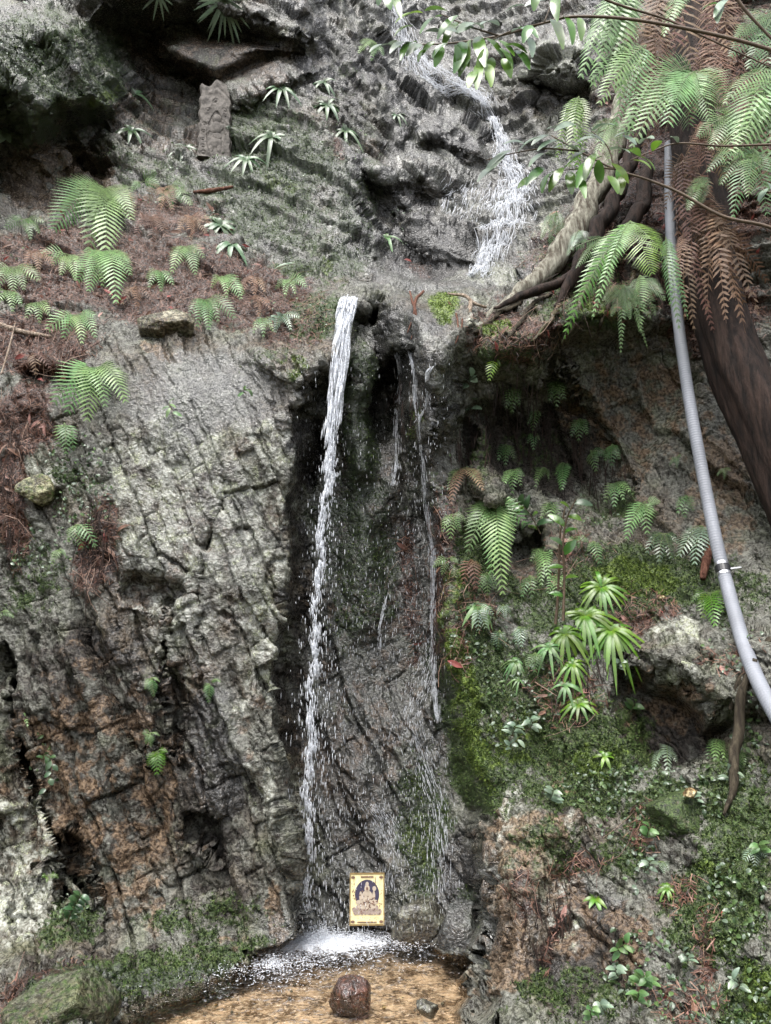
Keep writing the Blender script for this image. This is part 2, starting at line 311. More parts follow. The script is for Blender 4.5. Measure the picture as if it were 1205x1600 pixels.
# ---- region masks (soft patches on the face): (px, py, rx, ry, tilt deg, strength)
_PU = UU + (wu - UU) * 2.2; _PV = VV + (wv - VV) * 2.2
def patches(L):
    m = np.zeros(len(UU), np.float32)
    for cx, cy_, rx, ry, a, k in L:
        c, s = math.cos(R(a)), math.sin(R(a)); g = 1.25 * max(rx, ry) if a else None; gx_, gy_ = (g, g) if a else (1.25 * rx, 1.25 * ry)
        w_ = np.where((np.abs(_PU - cx) < gx_) & (np.abs(_PV - cy_) < gy_))[0]
        if not len(w_): continue
        x = _PU[w_] - cx; y = _PV[w_] - cy_
        r = np.sqrt(((x * c + y * s) / rx) ** 2 + ((-x * s + y * c) / ry) ** 2)
        m[w_] = np.maximum(m[w_], k * (1 - sstep(.55, 1.25, r)))
    return m
M = {}
M['moss'] = patches([(560, 590, 34, 60, 0, .8), (562, 700, 28, 90, 0, 1), (555, 890, 50, 120, 0, .75), (650, 1280, 38, 100, 0, 1), (715, 1120, 42, 150, -12, .9), (740, 1200, 45, 90, -15, 1),
  (660, 740, 30, 60, 0, .3), (890, 1200, 150, 90, 0, .8), (990, 910, 150, 60, 0, 1), (930, 470, 110, 45, 0, .8), (790, 540, 60, 40, 0, .6), (1160, 1340, 70, 190, 0, 1), (1120, 1420, 90, 110, 20, .8),
  (1040, 1270, 62, 50, 0, 1), (230, 1525, 150, 40, -8, .8), (100, 1440, 70, 40, 0, .75), (100, 1570, 80, 50, 0, .6), (50, 130, 80, 120, 0, .8), (150, 110, 60, 80, 20, .75), (430, 230, 120, 70, 25, .85),
  (420, 320, 130, 70, 20, .75), (520, 370, 70, 90, 20, .65), (560, 300, 50, 60, 20, .5), (465, 415, 50, 28, 0, .9), (250, 270, 110, 40, 15, .6), (500, 500, 50, 45, 0, .7), (820, 1080, 110, 90, 0, .8), (760, 1050, 40, 110, -10, .9),
  (740, 900, 45, 120, 0, .75), (850, 940, 110, 60, 0, .7), (950, 1150, 90, 70, 0, .7), (870, 1330, 60, 60, 0, .5), (970, 1330, 60, 50, 0, .6), (900, 1560, 120, 50, 0, .5), (1180, 1560, 70, 60, 0, .9),
  (1150, 930, 70, 60, 0, .6), (960, 800, 60, 30, 0, .6), (520, 150, 50, 70, 30, .3), (560, 240, 60, 40, 30, .35), (330, 1430, 120, 40, 0, .5), (850, 700, 60, 60, 0, .3), (1010, 560, 90, 30, 0, .25), (750, 720, 26, 70, 0, .5),
  (420, 570, 60, 30, 0, .4), (100, 740, 60, 40, 0, .35), (60, 900, 60, 70, 0, .4), (700, 1020, 12, 70, 0, .5), (730, 1420, 30, 40, 0, .4), (850, 400, 60, 30, -30, .3), (900, 240, 40, 40, 0, .4)])
M['bright'] = patches([(738, 1160, 22, 120, -14, .6), (655, 1290, 22, 70, 0, .5),(690, 482, 26, 26, 0, 1), (765, 515, 32, 14, -20, 1), (728, 1035, 13, 60, -12, 1), (742, 1085, 10, 40, -12, .8), (990, 905, 90, 32, 0, .75), (648, 665, 16, 26, 0, .55), (705, 930, 16, 60, 0, .5),
  (930, 480, 40, 18, 0, .5), (1190, 1545, 40, 40, 0, .5), (1130, 1330, 30, 60, 20, .35), (505, 420, 12, 14, 0, .7), (455, 575, 22, 16, 0, .5), (790, 1150, 60, 60, 0, .3), (160, 155, 30, 14, -20, .5), (440, 290, 40, 14, 20, .35), (930, 1185, 50, 40, 0, .35), (650, 1250, 25, 60, 0, .3)])
M['litter'] = patches([(110, 420, 190, 75, 5, 1), (300, 450, 180, 70, 5, 1), (420, 470, 90, 40, 0, .9), (250, 340, 110, 40, 10, .9), (60, 540, 110, 60, 0, 1), (40, 660, 60, 60, 0, 1), (20, 780, 30, 110, 0, .9),
  (150, 860, 26, 90, 10, .7), (165, 830, 25, 60, 0, .8), (460, 500, 60, 50, 0, .7), (810, 520, 90, 45, 0, .85), (900, 400, 90, 80, -50, .8), (1080, 200, 150, 300, 0, 1), (980, 460, 90, 40, 0, .6), (700, 960, 14, 90, 0, .8),
  (720, 1010, 14, 60, -10, .8), (1120, 480, 90, 80, 0, .9), (900, 1360, 60, 22, 0, .5), (1010, 1290, 34, 40, 0, .6), (1060, 1400, 34, 34, 0, .55), (1110, 1480, 22, 70, 10, .6), (820, 1400, 20, 40, 10, .45), (860, 1470, 16, 60, 15, .7),
  (1000, 950, 60, 40, 0, .7), (880, 1080, 60, 50, 0, .5), (80, 1530, 70, 16, -12, .6), (20, 1570, 20, 40, 0, .6), (1060, 1560, 70, 40, 0, .5), (690, 870, 20, 110, 0, .7), (640, 930, 16, 120, 0, .5), (1150, 1030, 60, 30, 0, .4), (740, 950, 40, 40, 0, .6), (535, 235, 12, 26, 0, .8), (660, 415, 18, 14, 0, .6), (870, 880, 80, 40, 0, .4)])
M['wet'] = patches([(590, 1000, 120, 520, 0, 1), (640, 620, 90, 150, 0, 1), (720, 300, 150, 160, 30, 1), (660, 80, 80, 160, 0, 1), (720, 430, 160, 30, 0, 1), (560, 330, 120, 100, 20, .7), (480, 650, 60, 90, 0, .6), (330, 620, 150, 80, 0, .75),
  (300, 900, 160, 300, 0, .4), (600, 1460, 200, 60, 0, 1), (860, 90, 70, 60, 0, .8), (340, 1170, 60, 130, 0, .6), (730, 1400, 60, 120, 0, .9), (250, 1540, 250, 40, 0, .6), (900, 1450, 120, 120, 0, .3)])
M['pale'] = patches([(290, 800, 130, 220, 0, .62), (230, 760, 90, 110, 0, .7), (400, 900, 40, 260, 0, .6), (420, 740, 50, 120, 0, .6), (400, 340, 110, 40, 25, .6), (520, 330, 40, 80, 20, .55), (590, 390, 40, 40, 40, .4), (860, 90, 60, 60, 0, .95),
  (130, 100, 80, 80, 20, .85), (60, 160, 60, 60, 0, .6), (660, 1440, 45, 30, 0, .95), (40, 1330, 60, 130, 0, .7), (20, 1420, 40, 60, 0, .7), (60, 760, 40, 40, 0, .8), (800, 1260, 26, 60, 0, .6), (790, 1350, 22, 70, 0, .5), (880, 1440, 30, 60, -15, .6), (780, 430, 70, 18, 0, .95),
  (850, 380, 30, 50, 30, .8), (740, 500, 20, 30, 0, .8), (700, 580, 24, 70, 0, .4), (420, 1000, 20, 120, 0, .7), (320, 980, 40, 60, 0, .5), (410, 1230, 30, 70, 0, .6), (1060, 985, 50, 20, 0, .8), (1060, 1050, 26, 26, 0, .6), (600, 780, 50, 60, 0, .4), (470, 1240, 25, 50, 0, .5), (720, 200, 70, 30, 20, .3), (760, 340, 50, 50, 0, .45), (640, 220, 60, 30, 30, .35), (260, 265, 60, 25, 0, .4), (940, 1300, 40, 30, 0, .3), (360, 480, 40, 30, 0, .35), (680, 560, 30, 60, 0, .35), (900, 1290, 30, 20, 0, .5)])
M['ochre'] = patches([(150, 1230, 170, 200, 15, .48), (60, 1200, 50, 60, 0, .5), (200, 1380, 80, 70, 10, .6), (510, 1210, 14, 50, 0, 1), (400, 1130, 40, 60, 0, .4), (435, 1430, 16, 60, 0, .7), (1000, 650, 120, 120, 0, .45), (580, 1050, 110, 300, 0, .34), (1130, 780, 70, 120, 0, .6), (420, 130, 50, 14, -30, .5),
  (780, 1300, 22, 70, 0, .8), (890, 1430, 45, 80, -15, 1), (790, 1440, 24, 120, 8, .8), (830, 1350, 60, 40, 0, .6), (830, 1300, 80, 20, 0, .6), (870, 1200, 20, 50, -20, .8), (980, 1480, 50, 60, 30, .6), (1040, 1100, 90, 60, 20, .5), (800, 1500, 40, 60, -15, .6), (560, 1540, 190, 70, 0, .9), (250, 1080, 60, 80, 0, .35), (90, 180, 14, 30, 0, .8), (250, 560, 40, 10, 30, .7), (1170, 1590, 60, 30, 0, .5), (350, 1480, 60, 20, 0, .5), (960, 1010, 30, 12, 0, .7), (470, 1230, 24, 60, 0, .5), (290, 880, 120, 120, 0, .18), (90, 280, 100, 70, 0, .9), (300, 90, 150, 60, 10, .5), (250, 190, 100, 50, 15, .5), (230, 940, 60, 60, 0, .35), (1000, 540, 60, 20, 0, .4)])
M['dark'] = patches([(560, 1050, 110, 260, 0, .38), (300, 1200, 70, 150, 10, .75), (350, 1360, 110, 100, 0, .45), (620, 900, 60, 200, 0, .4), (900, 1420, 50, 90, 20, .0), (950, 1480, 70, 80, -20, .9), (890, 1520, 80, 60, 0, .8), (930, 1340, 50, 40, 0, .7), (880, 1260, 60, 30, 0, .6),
  (850, 700, 120, 80, 0, .9), (250, 90, 140, 70, 10, .5), (350, 85, 110, 55, 5, .75), (1000, 640, 120, 110, 0, .4), (80, 290, 90, 60, 0, .4), (1040, 1140, 80, 60, 0, .9), (620, 350, 80, 80, 30, .8), (710, 220, 60, 45, 0, .75), (690, 390, 60, 40, 0, .8), (560, 120, 60, 110, 20, .6), (780, 120, 40, 40, 0, .5), (640, 160, 50, 60, 40, .5), (480, 60, 60, 60, 0, .5), (960, 60, 60, 90, 0, .7), (460, 1000, 30, 330, 0, .6), (480, 700, 30, 70, 0, .8), (200, 1330, 60, 60, 0, .3), (160, 1500, 150, 40, 0, .6), (720, 1380, 40, 80, 0, .7), (1170, 200, 60, 260, 0, .6), (600, 200, 50, 120, 30, .45), (820, 180, 30, 60, 0, .5), (590, 600, 30, 80, 0, .7), (1030, 1330, 90, 50, 0, .3), (120, 1080, 120, 120, 0, .4), (880, 1150, 60, 60, 0, .4), (1090, 1060, 40, 50, 0, .4), (80, 590, 70, 20, 0, .7)])  # dark rock, plus shade of the niche roof and hollows put into the colour
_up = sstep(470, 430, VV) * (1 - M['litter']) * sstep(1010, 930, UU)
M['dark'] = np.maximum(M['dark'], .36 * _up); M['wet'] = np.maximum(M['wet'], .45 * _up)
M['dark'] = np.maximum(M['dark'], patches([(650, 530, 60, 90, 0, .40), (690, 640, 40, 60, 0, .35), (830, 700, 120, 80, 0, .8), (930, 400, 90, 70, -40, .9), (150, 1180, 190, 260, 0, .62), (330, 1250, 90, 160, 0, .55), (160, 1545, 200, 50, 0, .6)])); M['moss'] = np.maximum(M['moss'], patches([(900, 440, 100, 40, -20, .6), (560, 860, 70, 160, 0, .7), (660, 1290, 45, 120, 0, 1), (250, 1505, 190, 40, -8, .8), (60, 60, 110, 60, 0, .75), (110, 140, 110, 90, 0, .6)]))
BR = fbm(np.stack([UU / 26, VV / 26, 0 * UU + 9.1], 1), 4, 21, .62); BR2 = fbm(np.stack([UU / 75, VV / 75, 0 * UU + 4.1], 1), 2, 25)
for k_, q_ in (('moss', .75), ('bright', .7), ('litter', .6), ('pale', .9), ('ochre', .9), ('dark', .8), ('wet', .4)):
    sgn = 1 if k_ in ('moss', 'pale', 'bright') else -1
    M[k_] = np.clip(M[k_] + (M[k_] > .015) * (q_ * sgn * BR + .35 * BR2), 0, 1)
# fracture strength: high on bare rock, low on smooth walls, litter and moss
amp = np.ones(len(UU), np.float32)
amp *= 1 - .45 * M['litter']; amp *= 1 - .45 * M['moss']
amp *= 1 - patches([(330, 85, 130, 55, 10, .7), (1000, 640, 110, 100, 0, .6), (290, 620, 130, 75, 0, .55), (270, 740, 120, 90, 0, .2), (450, 340, 150, 80, 25, .4), (590, 850, 80, 260, 0, .35), (660, 560, 60, 110, 0, .5), (80, 290, 90, 60, 0, .4), (850, 90, 60, 60, 0, .2)])
amp = np.maximum(amp, 1.15 * _up * (1 - .4 * M['moss'])); amp = np.maximum(amp, patches([(80, 120, 130, 130, 0, .95), (480, 60, 80, 70, 0, .9)]))
amp *= 1 - patches([(345, 82, 105, 52, 5, .8), (240, 165, 105, 65, 25, .7)])
amp *= 1 - .8 * pm
slab = patches([(140, 1180, 190, 280, 15, 1), (350, 1250, 120, 240, 5, .7), (460, 1100, 60, 340, 0, .6), (330, 1380, 140, 100, 10, .4)])
fold = patches([(245, 170, 115, 75, 25, 1)])

def frame(n):
    n = np.array(n, float); n /= np.linalg.norm(n); a = np.cross(n, (0, 1, 0)); a /= np.linalg.norm(a); b = np.cross(n, a)
    return np.stack([n, a, b], 1).astype(np.float32)
low = sstep(4.2, 5.0, P[:, 2])[:, None]
nrm = grid_normals(P)
P = P + nrm * (fbm(P * 1.15 + 5, 3, 40) * .10 * (.35 + .65 * amp) * (1 - .8 * pm))[:, None]
nrm = grid_normals(P)
wp = P + .085 * np.stack([fbm(P * 1.5, 2, 61), fbm(P * 1.5 + 9, 2, 62), fbm(P * 1.5 + 19, 2, 63)], 1) + .012 * pnoise(P * 13, 64)[:, None]
Q = (wp @ frame((.88, .25, .40))) * (1 - low) + (wp @ frame((.62, .35, .72))) * low
b1, e1 = blocks(Q, (3.4, .75, 1.1), 3); b2, e2 = blocks(Q, (10., 1.5, 2.4), 4); b3, e3 = blocks(Q, (29., 5., 8.), 6, .5)
a2, c2 = facets(Q * np.array((7., 3.6, 4.6), np.float32) + 7, 4)
vd = P - CAM.astype(np.float32); vd /= np.linalg.norm(vd, axis=1)[:, None]
face = sstep(.07, .42, -(nrm * vd).sum(1))
slabs = fbm(Q * np.array((9., .7, 1.0), np.float32), 2, 70, .5)
_fs = np.where(fold > .01)[0]; foldn = np.zeros(len(P), np.float32); wpf = wp[_fs]
_fc = at(335, 30, 7.9); _fr = np.hypot(wpf[:, 0] - _fc[0], (wpf[:, 2] - _fc[2]) * 1.25) * 7.5 + .5 * pnoise(wpf * 1.6, 76); _fi = np.floor(_fr).astype(np.int32)
foldn[_fs] = _U[_hash(_fi, _fi * 0, _fi * 0, 77)][:, 0] * .8 - .5 * (1 - sstep(0, .22, _fr - _fi))
butt = patches([(290, 770, 180, 240, 0, 1)])
disp = amp * (b1 * (.070 + .05 * low[:, 0] + .04 * slab) + b2 * (.034 + .020 * slab) + a2 * (.030 + .012 * low[:, 0]) * (1 - .75 * butt) - .040 * (1 - sstep(0, .012, e1)) * (fbm(P * 2, 1, 83) > -.05) - .026 * (1 - sstep(0, .009, e2)) * (fbm(P * 2.6, 1, 84) > 0 - .2 * slab)) + slab * slabs * .14 
disp += amp * fbm(P * 5.0, 2, 80, .5) * .022 * (1 - .6 * butt)
disp *= (1 - .85 * pm) * face
disp += fold * foldn * .13 * np.maximum(face, .6)
P = P + nrm * disp[:, None].astype(np.float32)
nrm = grid_normals(P)
soft = np.clip(M['moss'] + M['litter'], 0, 1)
a3, c3 = facets(Q * np.array((24., 12., 16.), np.float32) + 3, 8)
fine = amp * (b3 * .0055 + a3 * .0055 * (1 - .5 * butt)) + amp * fbm(P * 17, 2, 92, .5, True) * .006 + fbm(P * 30, 2, 90) * .0035 + soft * (1 - pm) * (fbm(P * 4.5, 2, 94) * .045 + fbm(P * 11, 2, 95) * .020 + np.abs(pnoise(P * 45, 97)) * .008)
P = P + nrm * (fine * (1 - .7 * pm) * (.15 + .85 * face))[:, None].astype(np.float32)
nrm = grid_normals(P)

idx = np.arange(NU * NV).reshape(NV, NU)
FQ = np.stack([idx[:-1, :-1].ravel(), idx[1:, :-1].ravel(), idx[1:, 1:].ravel(), idx[:-1, 1:].ravel()], 1)

def surf(px, py):
    """point and normal of the finished face seen at that bearing (grid lookup)"""
    i = int(np.clip(np.searchsorted(us, px), 0, NU - 1)); j = int(np.clip(np.searchsorted(vs, py), 0, NV - 1))
    k = j * NU + i; return P[k].astype(float), nrm[k].astype(float)
def surf_smooth(px, py, r=5):
    i = int(np.clip(np.searchsorted(us, px), r, NU - 1 - r)); j = int(np.clip(np.searchsorted(vs, py), r, NV - 1 - r))
    G = P.reshape(NV, NU, 3)[j - r:j + r + 1, i - r:i + r + 1].reshape(-1, 3); n = nrm.reshape(NV, NU, 3)[j - r:j + r + 1, i - r:i + r + 1].reshape(-1, 3).mean(0)
    return G.mean(0).astype(float), (n / (np.linalg.norm(n) + 1e-9)).astype(float)

# ---- rock material
def rock_material(name='rock', attrs=True, tint=(1, 1, 1), defaults=None):
    m, nt, N, L, bs = mat(name)
    d = defaults or {}
    geo = N.new('ShaderNodeNewGeometry'); tcn = N.new('ShaderNodeTexCoord'); pos = geo.outputs['Position'] if attrs else tcn.outputs['Object']
    def noise(scale, det=5, rough=.55, dist=0.0, off=None):
        n = N.new('ShaderNodeTexNoise'); n.inputs['Scale'].default_value = scale; n.inputs['Detail'].default_value = det; n.inputs['Roughness'].default_value = rough; n.inputs['Distortion'].default_value = dist
        if off:
            va = N.new('ShaderNodeVectorMath'); va.operation = 'ADD'; va.inputs[1].default_value = off; L.new(pos, va.inputs[0]); L.new(va.outputs[0], n.inputs['Vector'])
        else: L.new(pos, n.inputs['Vector'])
        return n.outputs['Fac']
    def mrange(x, a, b, c=0.0, e=1.0):
        n = N.new('ShaderNodeMapRange'); n.inputs['From Min'].default_value = a; n.inputs['From Max'].default_value = b; n.inputs['To Min'].default_value = c; n.inputs['To Max'].default_value = e
        L.new(x, n.inputs['Value']); return n.outputs[0]
    def math_(op, a, b):
        n = N.new('ShaderNodeMath'); n.operation = op
        for k, x in ((0, a), (1, b)):
            if isinstance(x, (int, float)): n.inputs[k].default_value = x
            else: L.new(x, n.inputs[k])
        return n.outputs[0]
    def mix(f, a, b):
        n = N.new('ShaderNodeMix'); n.data_type = 'RGBA'
        for k, x in (('Factor', f), ('A', a), ('B', b)):
            if isinstance(x, tuple): n.inputs[k].default_value = (*x, 1)
            elif isinstance(x, (int, float)): n.inputs[k].default_value = x
            else: L.new(x, n.inputs[k])
        return n.outputs['Result']
    at_ = {}
    if attrs:
        for an, keys in (('mask_a', ('moss', 'litter', 'wet')), ('mask_b', ('pale', 'ochre', 'dark')), ('mask_c', ('bright', 'pool', 'x'))):
            a = N.new('ShaderNodeAttribute'); a.attribute_name = an; s = N.new('ShaderNodeSeparateColor'); L.new(a.outputs['Color'], s.inputs[0])
            for k, key in enumerate(keys): at_[key] = s.outputs[k]
    else:
        for key in ('moss', 'litter', 'wet', 'pale', 'ochre', 'dark', 'bright', 'pool'):
            v = N.new('ShaderNodeValue'); v.outputs[0].default_value = d.get(key, 0.0); at_[key] = v.outputs[0]
    n2 = noise(11, 3, .62); n3 = noise(46, 2, .6); n4 = noise(160, 1, .5); n5 = noise(25, 3, .7, 0, (7, 3, 1))
    def spread(key, nz, k=1.6, a=.35, b=.65):      # region mask broken up by noise
        return mrange(math_('ADD', at_[key], math_('MULTIPLY', math_('SUBTRACT', nz, .5), k)), a, b)
    def T(c): return tuple(x * t for x, t in zip(c, tint))
    col = mix(mrange(n2, .36, .64), T((.020, .017, .013)), T((.116, .116, .096)))
    col = mix(math_('MULTIPLY', mrange(n3, .42, .62), .6), col, T((.222, .224, .192)))
    col = mix(math_('MULTIPLY', mrange(n5, .50, .64), .45), col, T((.009, .008, .006)))
    n1 = noise(1.7, 3, .6, 0, (3, 1, 8)); n0 = noise(3.1, 3, .6, 0, (1, 9, 4))
    col = mix(math_('MULTIPLY', mrange(n1, .50, .66), .75), col, mix(mrange(n3, .4, .62), T((.030, .020, .012)), T((.115, .078, .048))))      # brown stained zones
    col = mix(math_('MULTIPLY', mrange(n0, .52, .68), .60), col, mix(mrange(n3, .4, .62), T((.048, .056, .030)), T((.180, .190, .120))))      # grey green algae and lichen
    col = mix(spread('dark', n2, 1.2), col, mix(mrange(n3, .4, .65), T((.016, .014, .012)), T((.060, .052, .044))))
    col = mix(math_('MULTIPLY', spread('ochre', n2, 2.0), .8), col, mix(mrange(n3, .38, .62), T((.042, .026, .016)), T((.205, .142, .090))))
    palecol = mix(mrange(n3, .38, .58), T((.20, .197, .155)), T((.43, .44, .39)))
    col = mix(math_('MULTIPLY', spread('pale', n2, 2.4, .35, .90), mrange(n5, .60, .46)), col, palecol)
    lich = math_('MULTIPLY', spread('pale', n5, 2.0, .75, 1.0), mrange(n4, .45, .6)); col = mix(lich, col, T((.42, .45, .30)))
    litc = mix(mrange(n3, .38, .62), (.018, .009, .006), (.080, .038, .024)); col = mix(spread('litter', n2, 1.6), col, litc)
    mossc = mix(mrange(n3, .38, .64), (.006, .011, .004), (.044, .074, .020)); mossm = spread('moss', n5, 2.0, .4, .7); mossc = mix(mrange(n4, .50, .68), mossc, (.085, .11, .042)); col = mix(mossm, col, mossc)
    brc = mix(mrange(n3, .38, .62), (.036, .062, .010), (.13, .18, .030)); col = mix(spread('bright', n5, 1.4), col, brc)
    sandc = mix(mrange(n2, .42, .60), (.15, .105, .066), (.56, .44, .315)); sandc = mix(mrange(n3, .52, .62), sandc, (.60, .50, .39))
    col = mix(at_['pool'], col, sandc)
    wetn = spread('wet', n2, 1.0, .1, .7); dry = math_('SUBTRACT', 1, at_['pool']); col = mix(math_('MULTIPLY', math_('MULTIPLY', wetn, dry), .52), col, (.024, .025, .026))
    L.new(col, bs.inputs['Base Color'])
    rg = math_('SUBTRACT', mrange(n3, .35, .65, .16, .40), math_('MULTIPLY', wetn, .12))
    rg = math_('ADD', rg, math_('MULTIPLY', mossm, .25)); L.new(rg, bs.inputs['Roughness'])
    L.new(math_('MULTIPLY', math_('ADD', .34, math_('MULTIPLY', wetn, .50)), math_('SUBTRACT', 1, math_('MULTIPLY', at_['dark'], math_('SUBTRACT', .75, math_('MULTIPLY', wetn, .5))))), bs.inputs['Specular IOR Level'])
    bh = math_('ADD', n3, math_('MULTIPLY', n4, .35))
    bp = N.new('ShaderNodeBump'); bp.inputs['Strength'].default_value = .75; bp.inputs['Distance'].default_value = .022
    L.new(bh, bp.inputs['Height']); L.new(bp.outputs[0], bs.inputs['Normal'])
    return m
ROCK = rock_material('rock_face_stone')
cliff_me = meshdata('rock_face', P, FQ, ROCK, True)
def vcol(me, name, a, b, c):
    at = me.attributes.new(name, 'FLOAT_COLOR', 'POINT'); x = np.ones((len(a), 4), np.float32); x[:, 0] = a; x[:, 1] = b; x[:, 2] = c
    at.data.foreach_set('color', x.ravel())
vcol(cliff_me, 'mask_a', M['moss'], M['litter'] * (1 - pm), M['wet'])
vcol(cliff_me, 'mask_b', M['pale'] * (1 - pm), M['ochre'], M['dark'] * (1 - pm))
vcol(cliff_me, 'mask_c', M['bright'], pm, 0 * pm)
cliff = obj('rock_face', cliff_me)
tag(cliff, 'wet mossy grey and brown cliff with a deep recess behind the waterfall', None, None, 'structure')
# ================================================================= GROUND BEHIND THE VIEWER, POOL
gx = np.linspace(-30, 30, 121); gy = np.linspace(-30, 5.0, 71); GX, GY = np.meshgrid(gx, gy); gp = np.stack([GX.ravel(), GY.ravel(), 0 * GX.ravel()], 1)
gh = -.30 + 0.16 * np.maximum(0, -gp[:, 1] - 2.6) + .35 * np.maximum(0, np.abs(gp[:, 0]) - 5.0) * sstep(4.5, 1.0, gp[:, 1])  # slope behind the viewer is an unseen bank, added to trim frontal sky light
gh = np.minimum(gh, 6) + .25 * sstep(3.0, 1.5, gp[:, 1]) + .35 * fbm(gp * .5, 3, 200) * sstep(2.5, -2, gp[:, 1]); gp[:, 2] = gh
gi = np.arange(121 * 71).reshape(71, 121)
gF = np.stack([gi[:-1, :-1].ravel(), gi[:-1, 1:].ravel(), gi[1:, 1:].ravel(), gi[1:, :-1].ravel()], 1)
EARTH = simple('forest_floor', (.045, .042, .024), .9, .2, .6, 3, bump=.5)
tag(obj('ground', meshdata('ground', gp, gF, EARTH, True)), 'dark forest floor and unseen bank added behind the path to cut low sky light', None, None, 'structure')

def water_mat():
    m, nt, N, L, bs = mat('pool_water'); N.remove(bs)
    tcn = N.new('ShaderNodeNewGeometry'); n = N.new('ShaderNodeTexNoise'); n.inputs['Scale'].default_value = 13; n.inputs['Detail'].default_value = 2; n.inputs['Distortion'].default_value = .8
    L.new(tcn.outputs['Position'], n.inputs['Vector']); bp = N.new('ShaderNodeBump'); bp.inputs['Strength'].default_value = 1.0; bp.inputs['Distance'].default_value = .06; L.new(n.outputs['Fac'], bp.inputs['Height'])
    fr = N.new('ShaderNodeFresnel'); fr.inputs['IOR'].default_value = 1.33; L.new(bp.outputs[0], fr.inputs['Normal'])
    tr = N.new('ShaderNodeBsdfTransparent'); tr.inputs['Color'].default_value = (.95, .90, .82, 1); gl = N.new('ShaderNodeBsdfGlossy'); gl.inputs['Roughness'].default_value = .03; L.new(bp.outputs[0], gl.inputs['Normal'])
    mx = N.new('ShaderNodeMixShader'); L.new(fr.outputs[0], mx.inputs[0]); L.new(tr.outputs[0], mx.inputs[1]); L.new(gl.outputs[0], mx.inputs[2]); L.new(mx.outputs[0], N['Material Output'].inputs['Surface'])
    return m
WATER = water_mat()
wx = np.linspace(-2.3, 1.2, 176); wy = np.linspace(2.6, 6.1, 176); WX, WY = np.meshgrid(wx, wy); wp_ = np.stack([WX.ravel(), WY.ravel(), 0 * WX.ravel()], 1)
imp = at(478, 1468, 5.2); r_ = np.hypot(wp_[:, 0] - imp[0], wp_[:, 1] - imp[1])
wp_[:, 2] = fbm(wp_ * 5, 3, 210) * (.012 + .030 * np.exp(-r_ / .35)) + .006 * np.sin(r_ * 45) * np.exp(-r_ / .8)
wi = np.arange(176 * 176).reshape(176, 176); wF = np.stack([wi[:-1, :-1].ravel(), wi[:-1, 1:].ravel(), wi[1:, 1:].ravel(), wi[1:, :-1].ravel()], 1)
tag(obj('pool_water', meshdata('pool_water', wp_, wF, WATER, True)), 'clear shallow pool over orange sand at the foot of the waterfall', None, None, 'structure')

# ================================================================= FALLING WATER
def white_water(name, alpha=.85, col=(.82, .85, .90), em=.35):
    m, nt, N, L, bs = mat(name)
    bs.inputs['Base Color'].default_value = (*col, 1); bs.inputs['Roughness'].default_value = .12; bs.inputs['Specular IOR Level'].default_value = .6; bs.inputs['IOR'].default_value = 1.33
    g = N.new('ShaderNodeNewGeometry'); n = N.new('ShaderNodeTexNoise'); n.inputs['Scale'].default_value = 60; n.inputs['Detail'].default_value = 2; L.new(g.outputs['Position'], n.inputs['Vector'])
    mr = N.new('ShaderNodeMapRange'); mr.inputs['From Min'].default_value = .35; mr.inputs['From Max'].default_value = .6; mr.inputs['To Min'].default_value = alpha * .45; mr.inputs['To Max'].default_value = alpha; L.new(n.outputs['Fac'], mr.inputs['Value'])
    tl = N.new('ShaderNodeBsdfTranslucent'); tl.inputs['Color'].default_value = (*col, 1); m1 = N.new('ShaderNodeMixShader'); m1.inputs[0].default_value = em; L.new(bs.outputs[0], m1.inputs[1]); L.new(tl.outputs[0], m1.inputs[2])
    tp = N.new('ShaderNodeBsdfTransparent'); m2 = N.new('ShaderNodeMixShader'); L.new(mr.outputs[0], m2.inputs[0]); L.new(tp.outputs[0], m2.inputs[1]); L.new(m1.outputs[0], m2.inputs[2])
    L.new(m2.outputs[0], N['Material Output'].inputs['Surface']); return m
WHITE = white_water('white_water', 1.0, (.88, .90, .94), .45); TRICK = white_water('trickle_water', .8, (.86, .88, .92), .4); THIN = white_water('thin_water', .38)
rw = np.random.RandomState(5)
class Drops:
    """spindle shaped strings and drops of water, collected in one mesh"""
    def __init__(s): s.A = []
    def add(s, a, b, r, mid=(0, 0, 0)): s.A.append((*a, *b, r, *mid))
    def mesh(s, name, m):
        A = np.array(s.A, np.float64); a, b, r, mid = A[:, :3], A[:, 3:6], A[:, 6:7], A[:, 7:]; n = len(A)
        ax = nrm3(b - a); u = nrm3(np.cross(ax, (0, 1, .3))); w = np.cross(ax, u); V = [a]
        for t, rr in ((.28, .85), (.68, 1.0)):
            for q, c in ((1, 0), (0, 1), (-1, 0), (0, -1)): V.append(a + (b - a) * t + mid + (u * q + w * c) * r * rr)
        V.append(b); V = np.stack(V, 1); F = [(0, 1 + j, 1 + (j + 1) % 4) for j in range(4)]
        for j in range(4): e = (j + 1) % 4; F += [(1 + j, 5 + j, 5 + e), (1 + j, 5 + e, 1 + e)]
        F += [(5 + j, 9, 5 + (j + 1) % 4) for j in range(4)]
        return meshdata(name, V.reshape(-1, 3), (np.array(F)[None] + (np.arange(n) * 10)[:, None, None]).reshape(-1, 3), m, True)
def nrm3(v): return v / (np.linalg.norm(v, axis=-1, keepdims=True) + 1e-9)
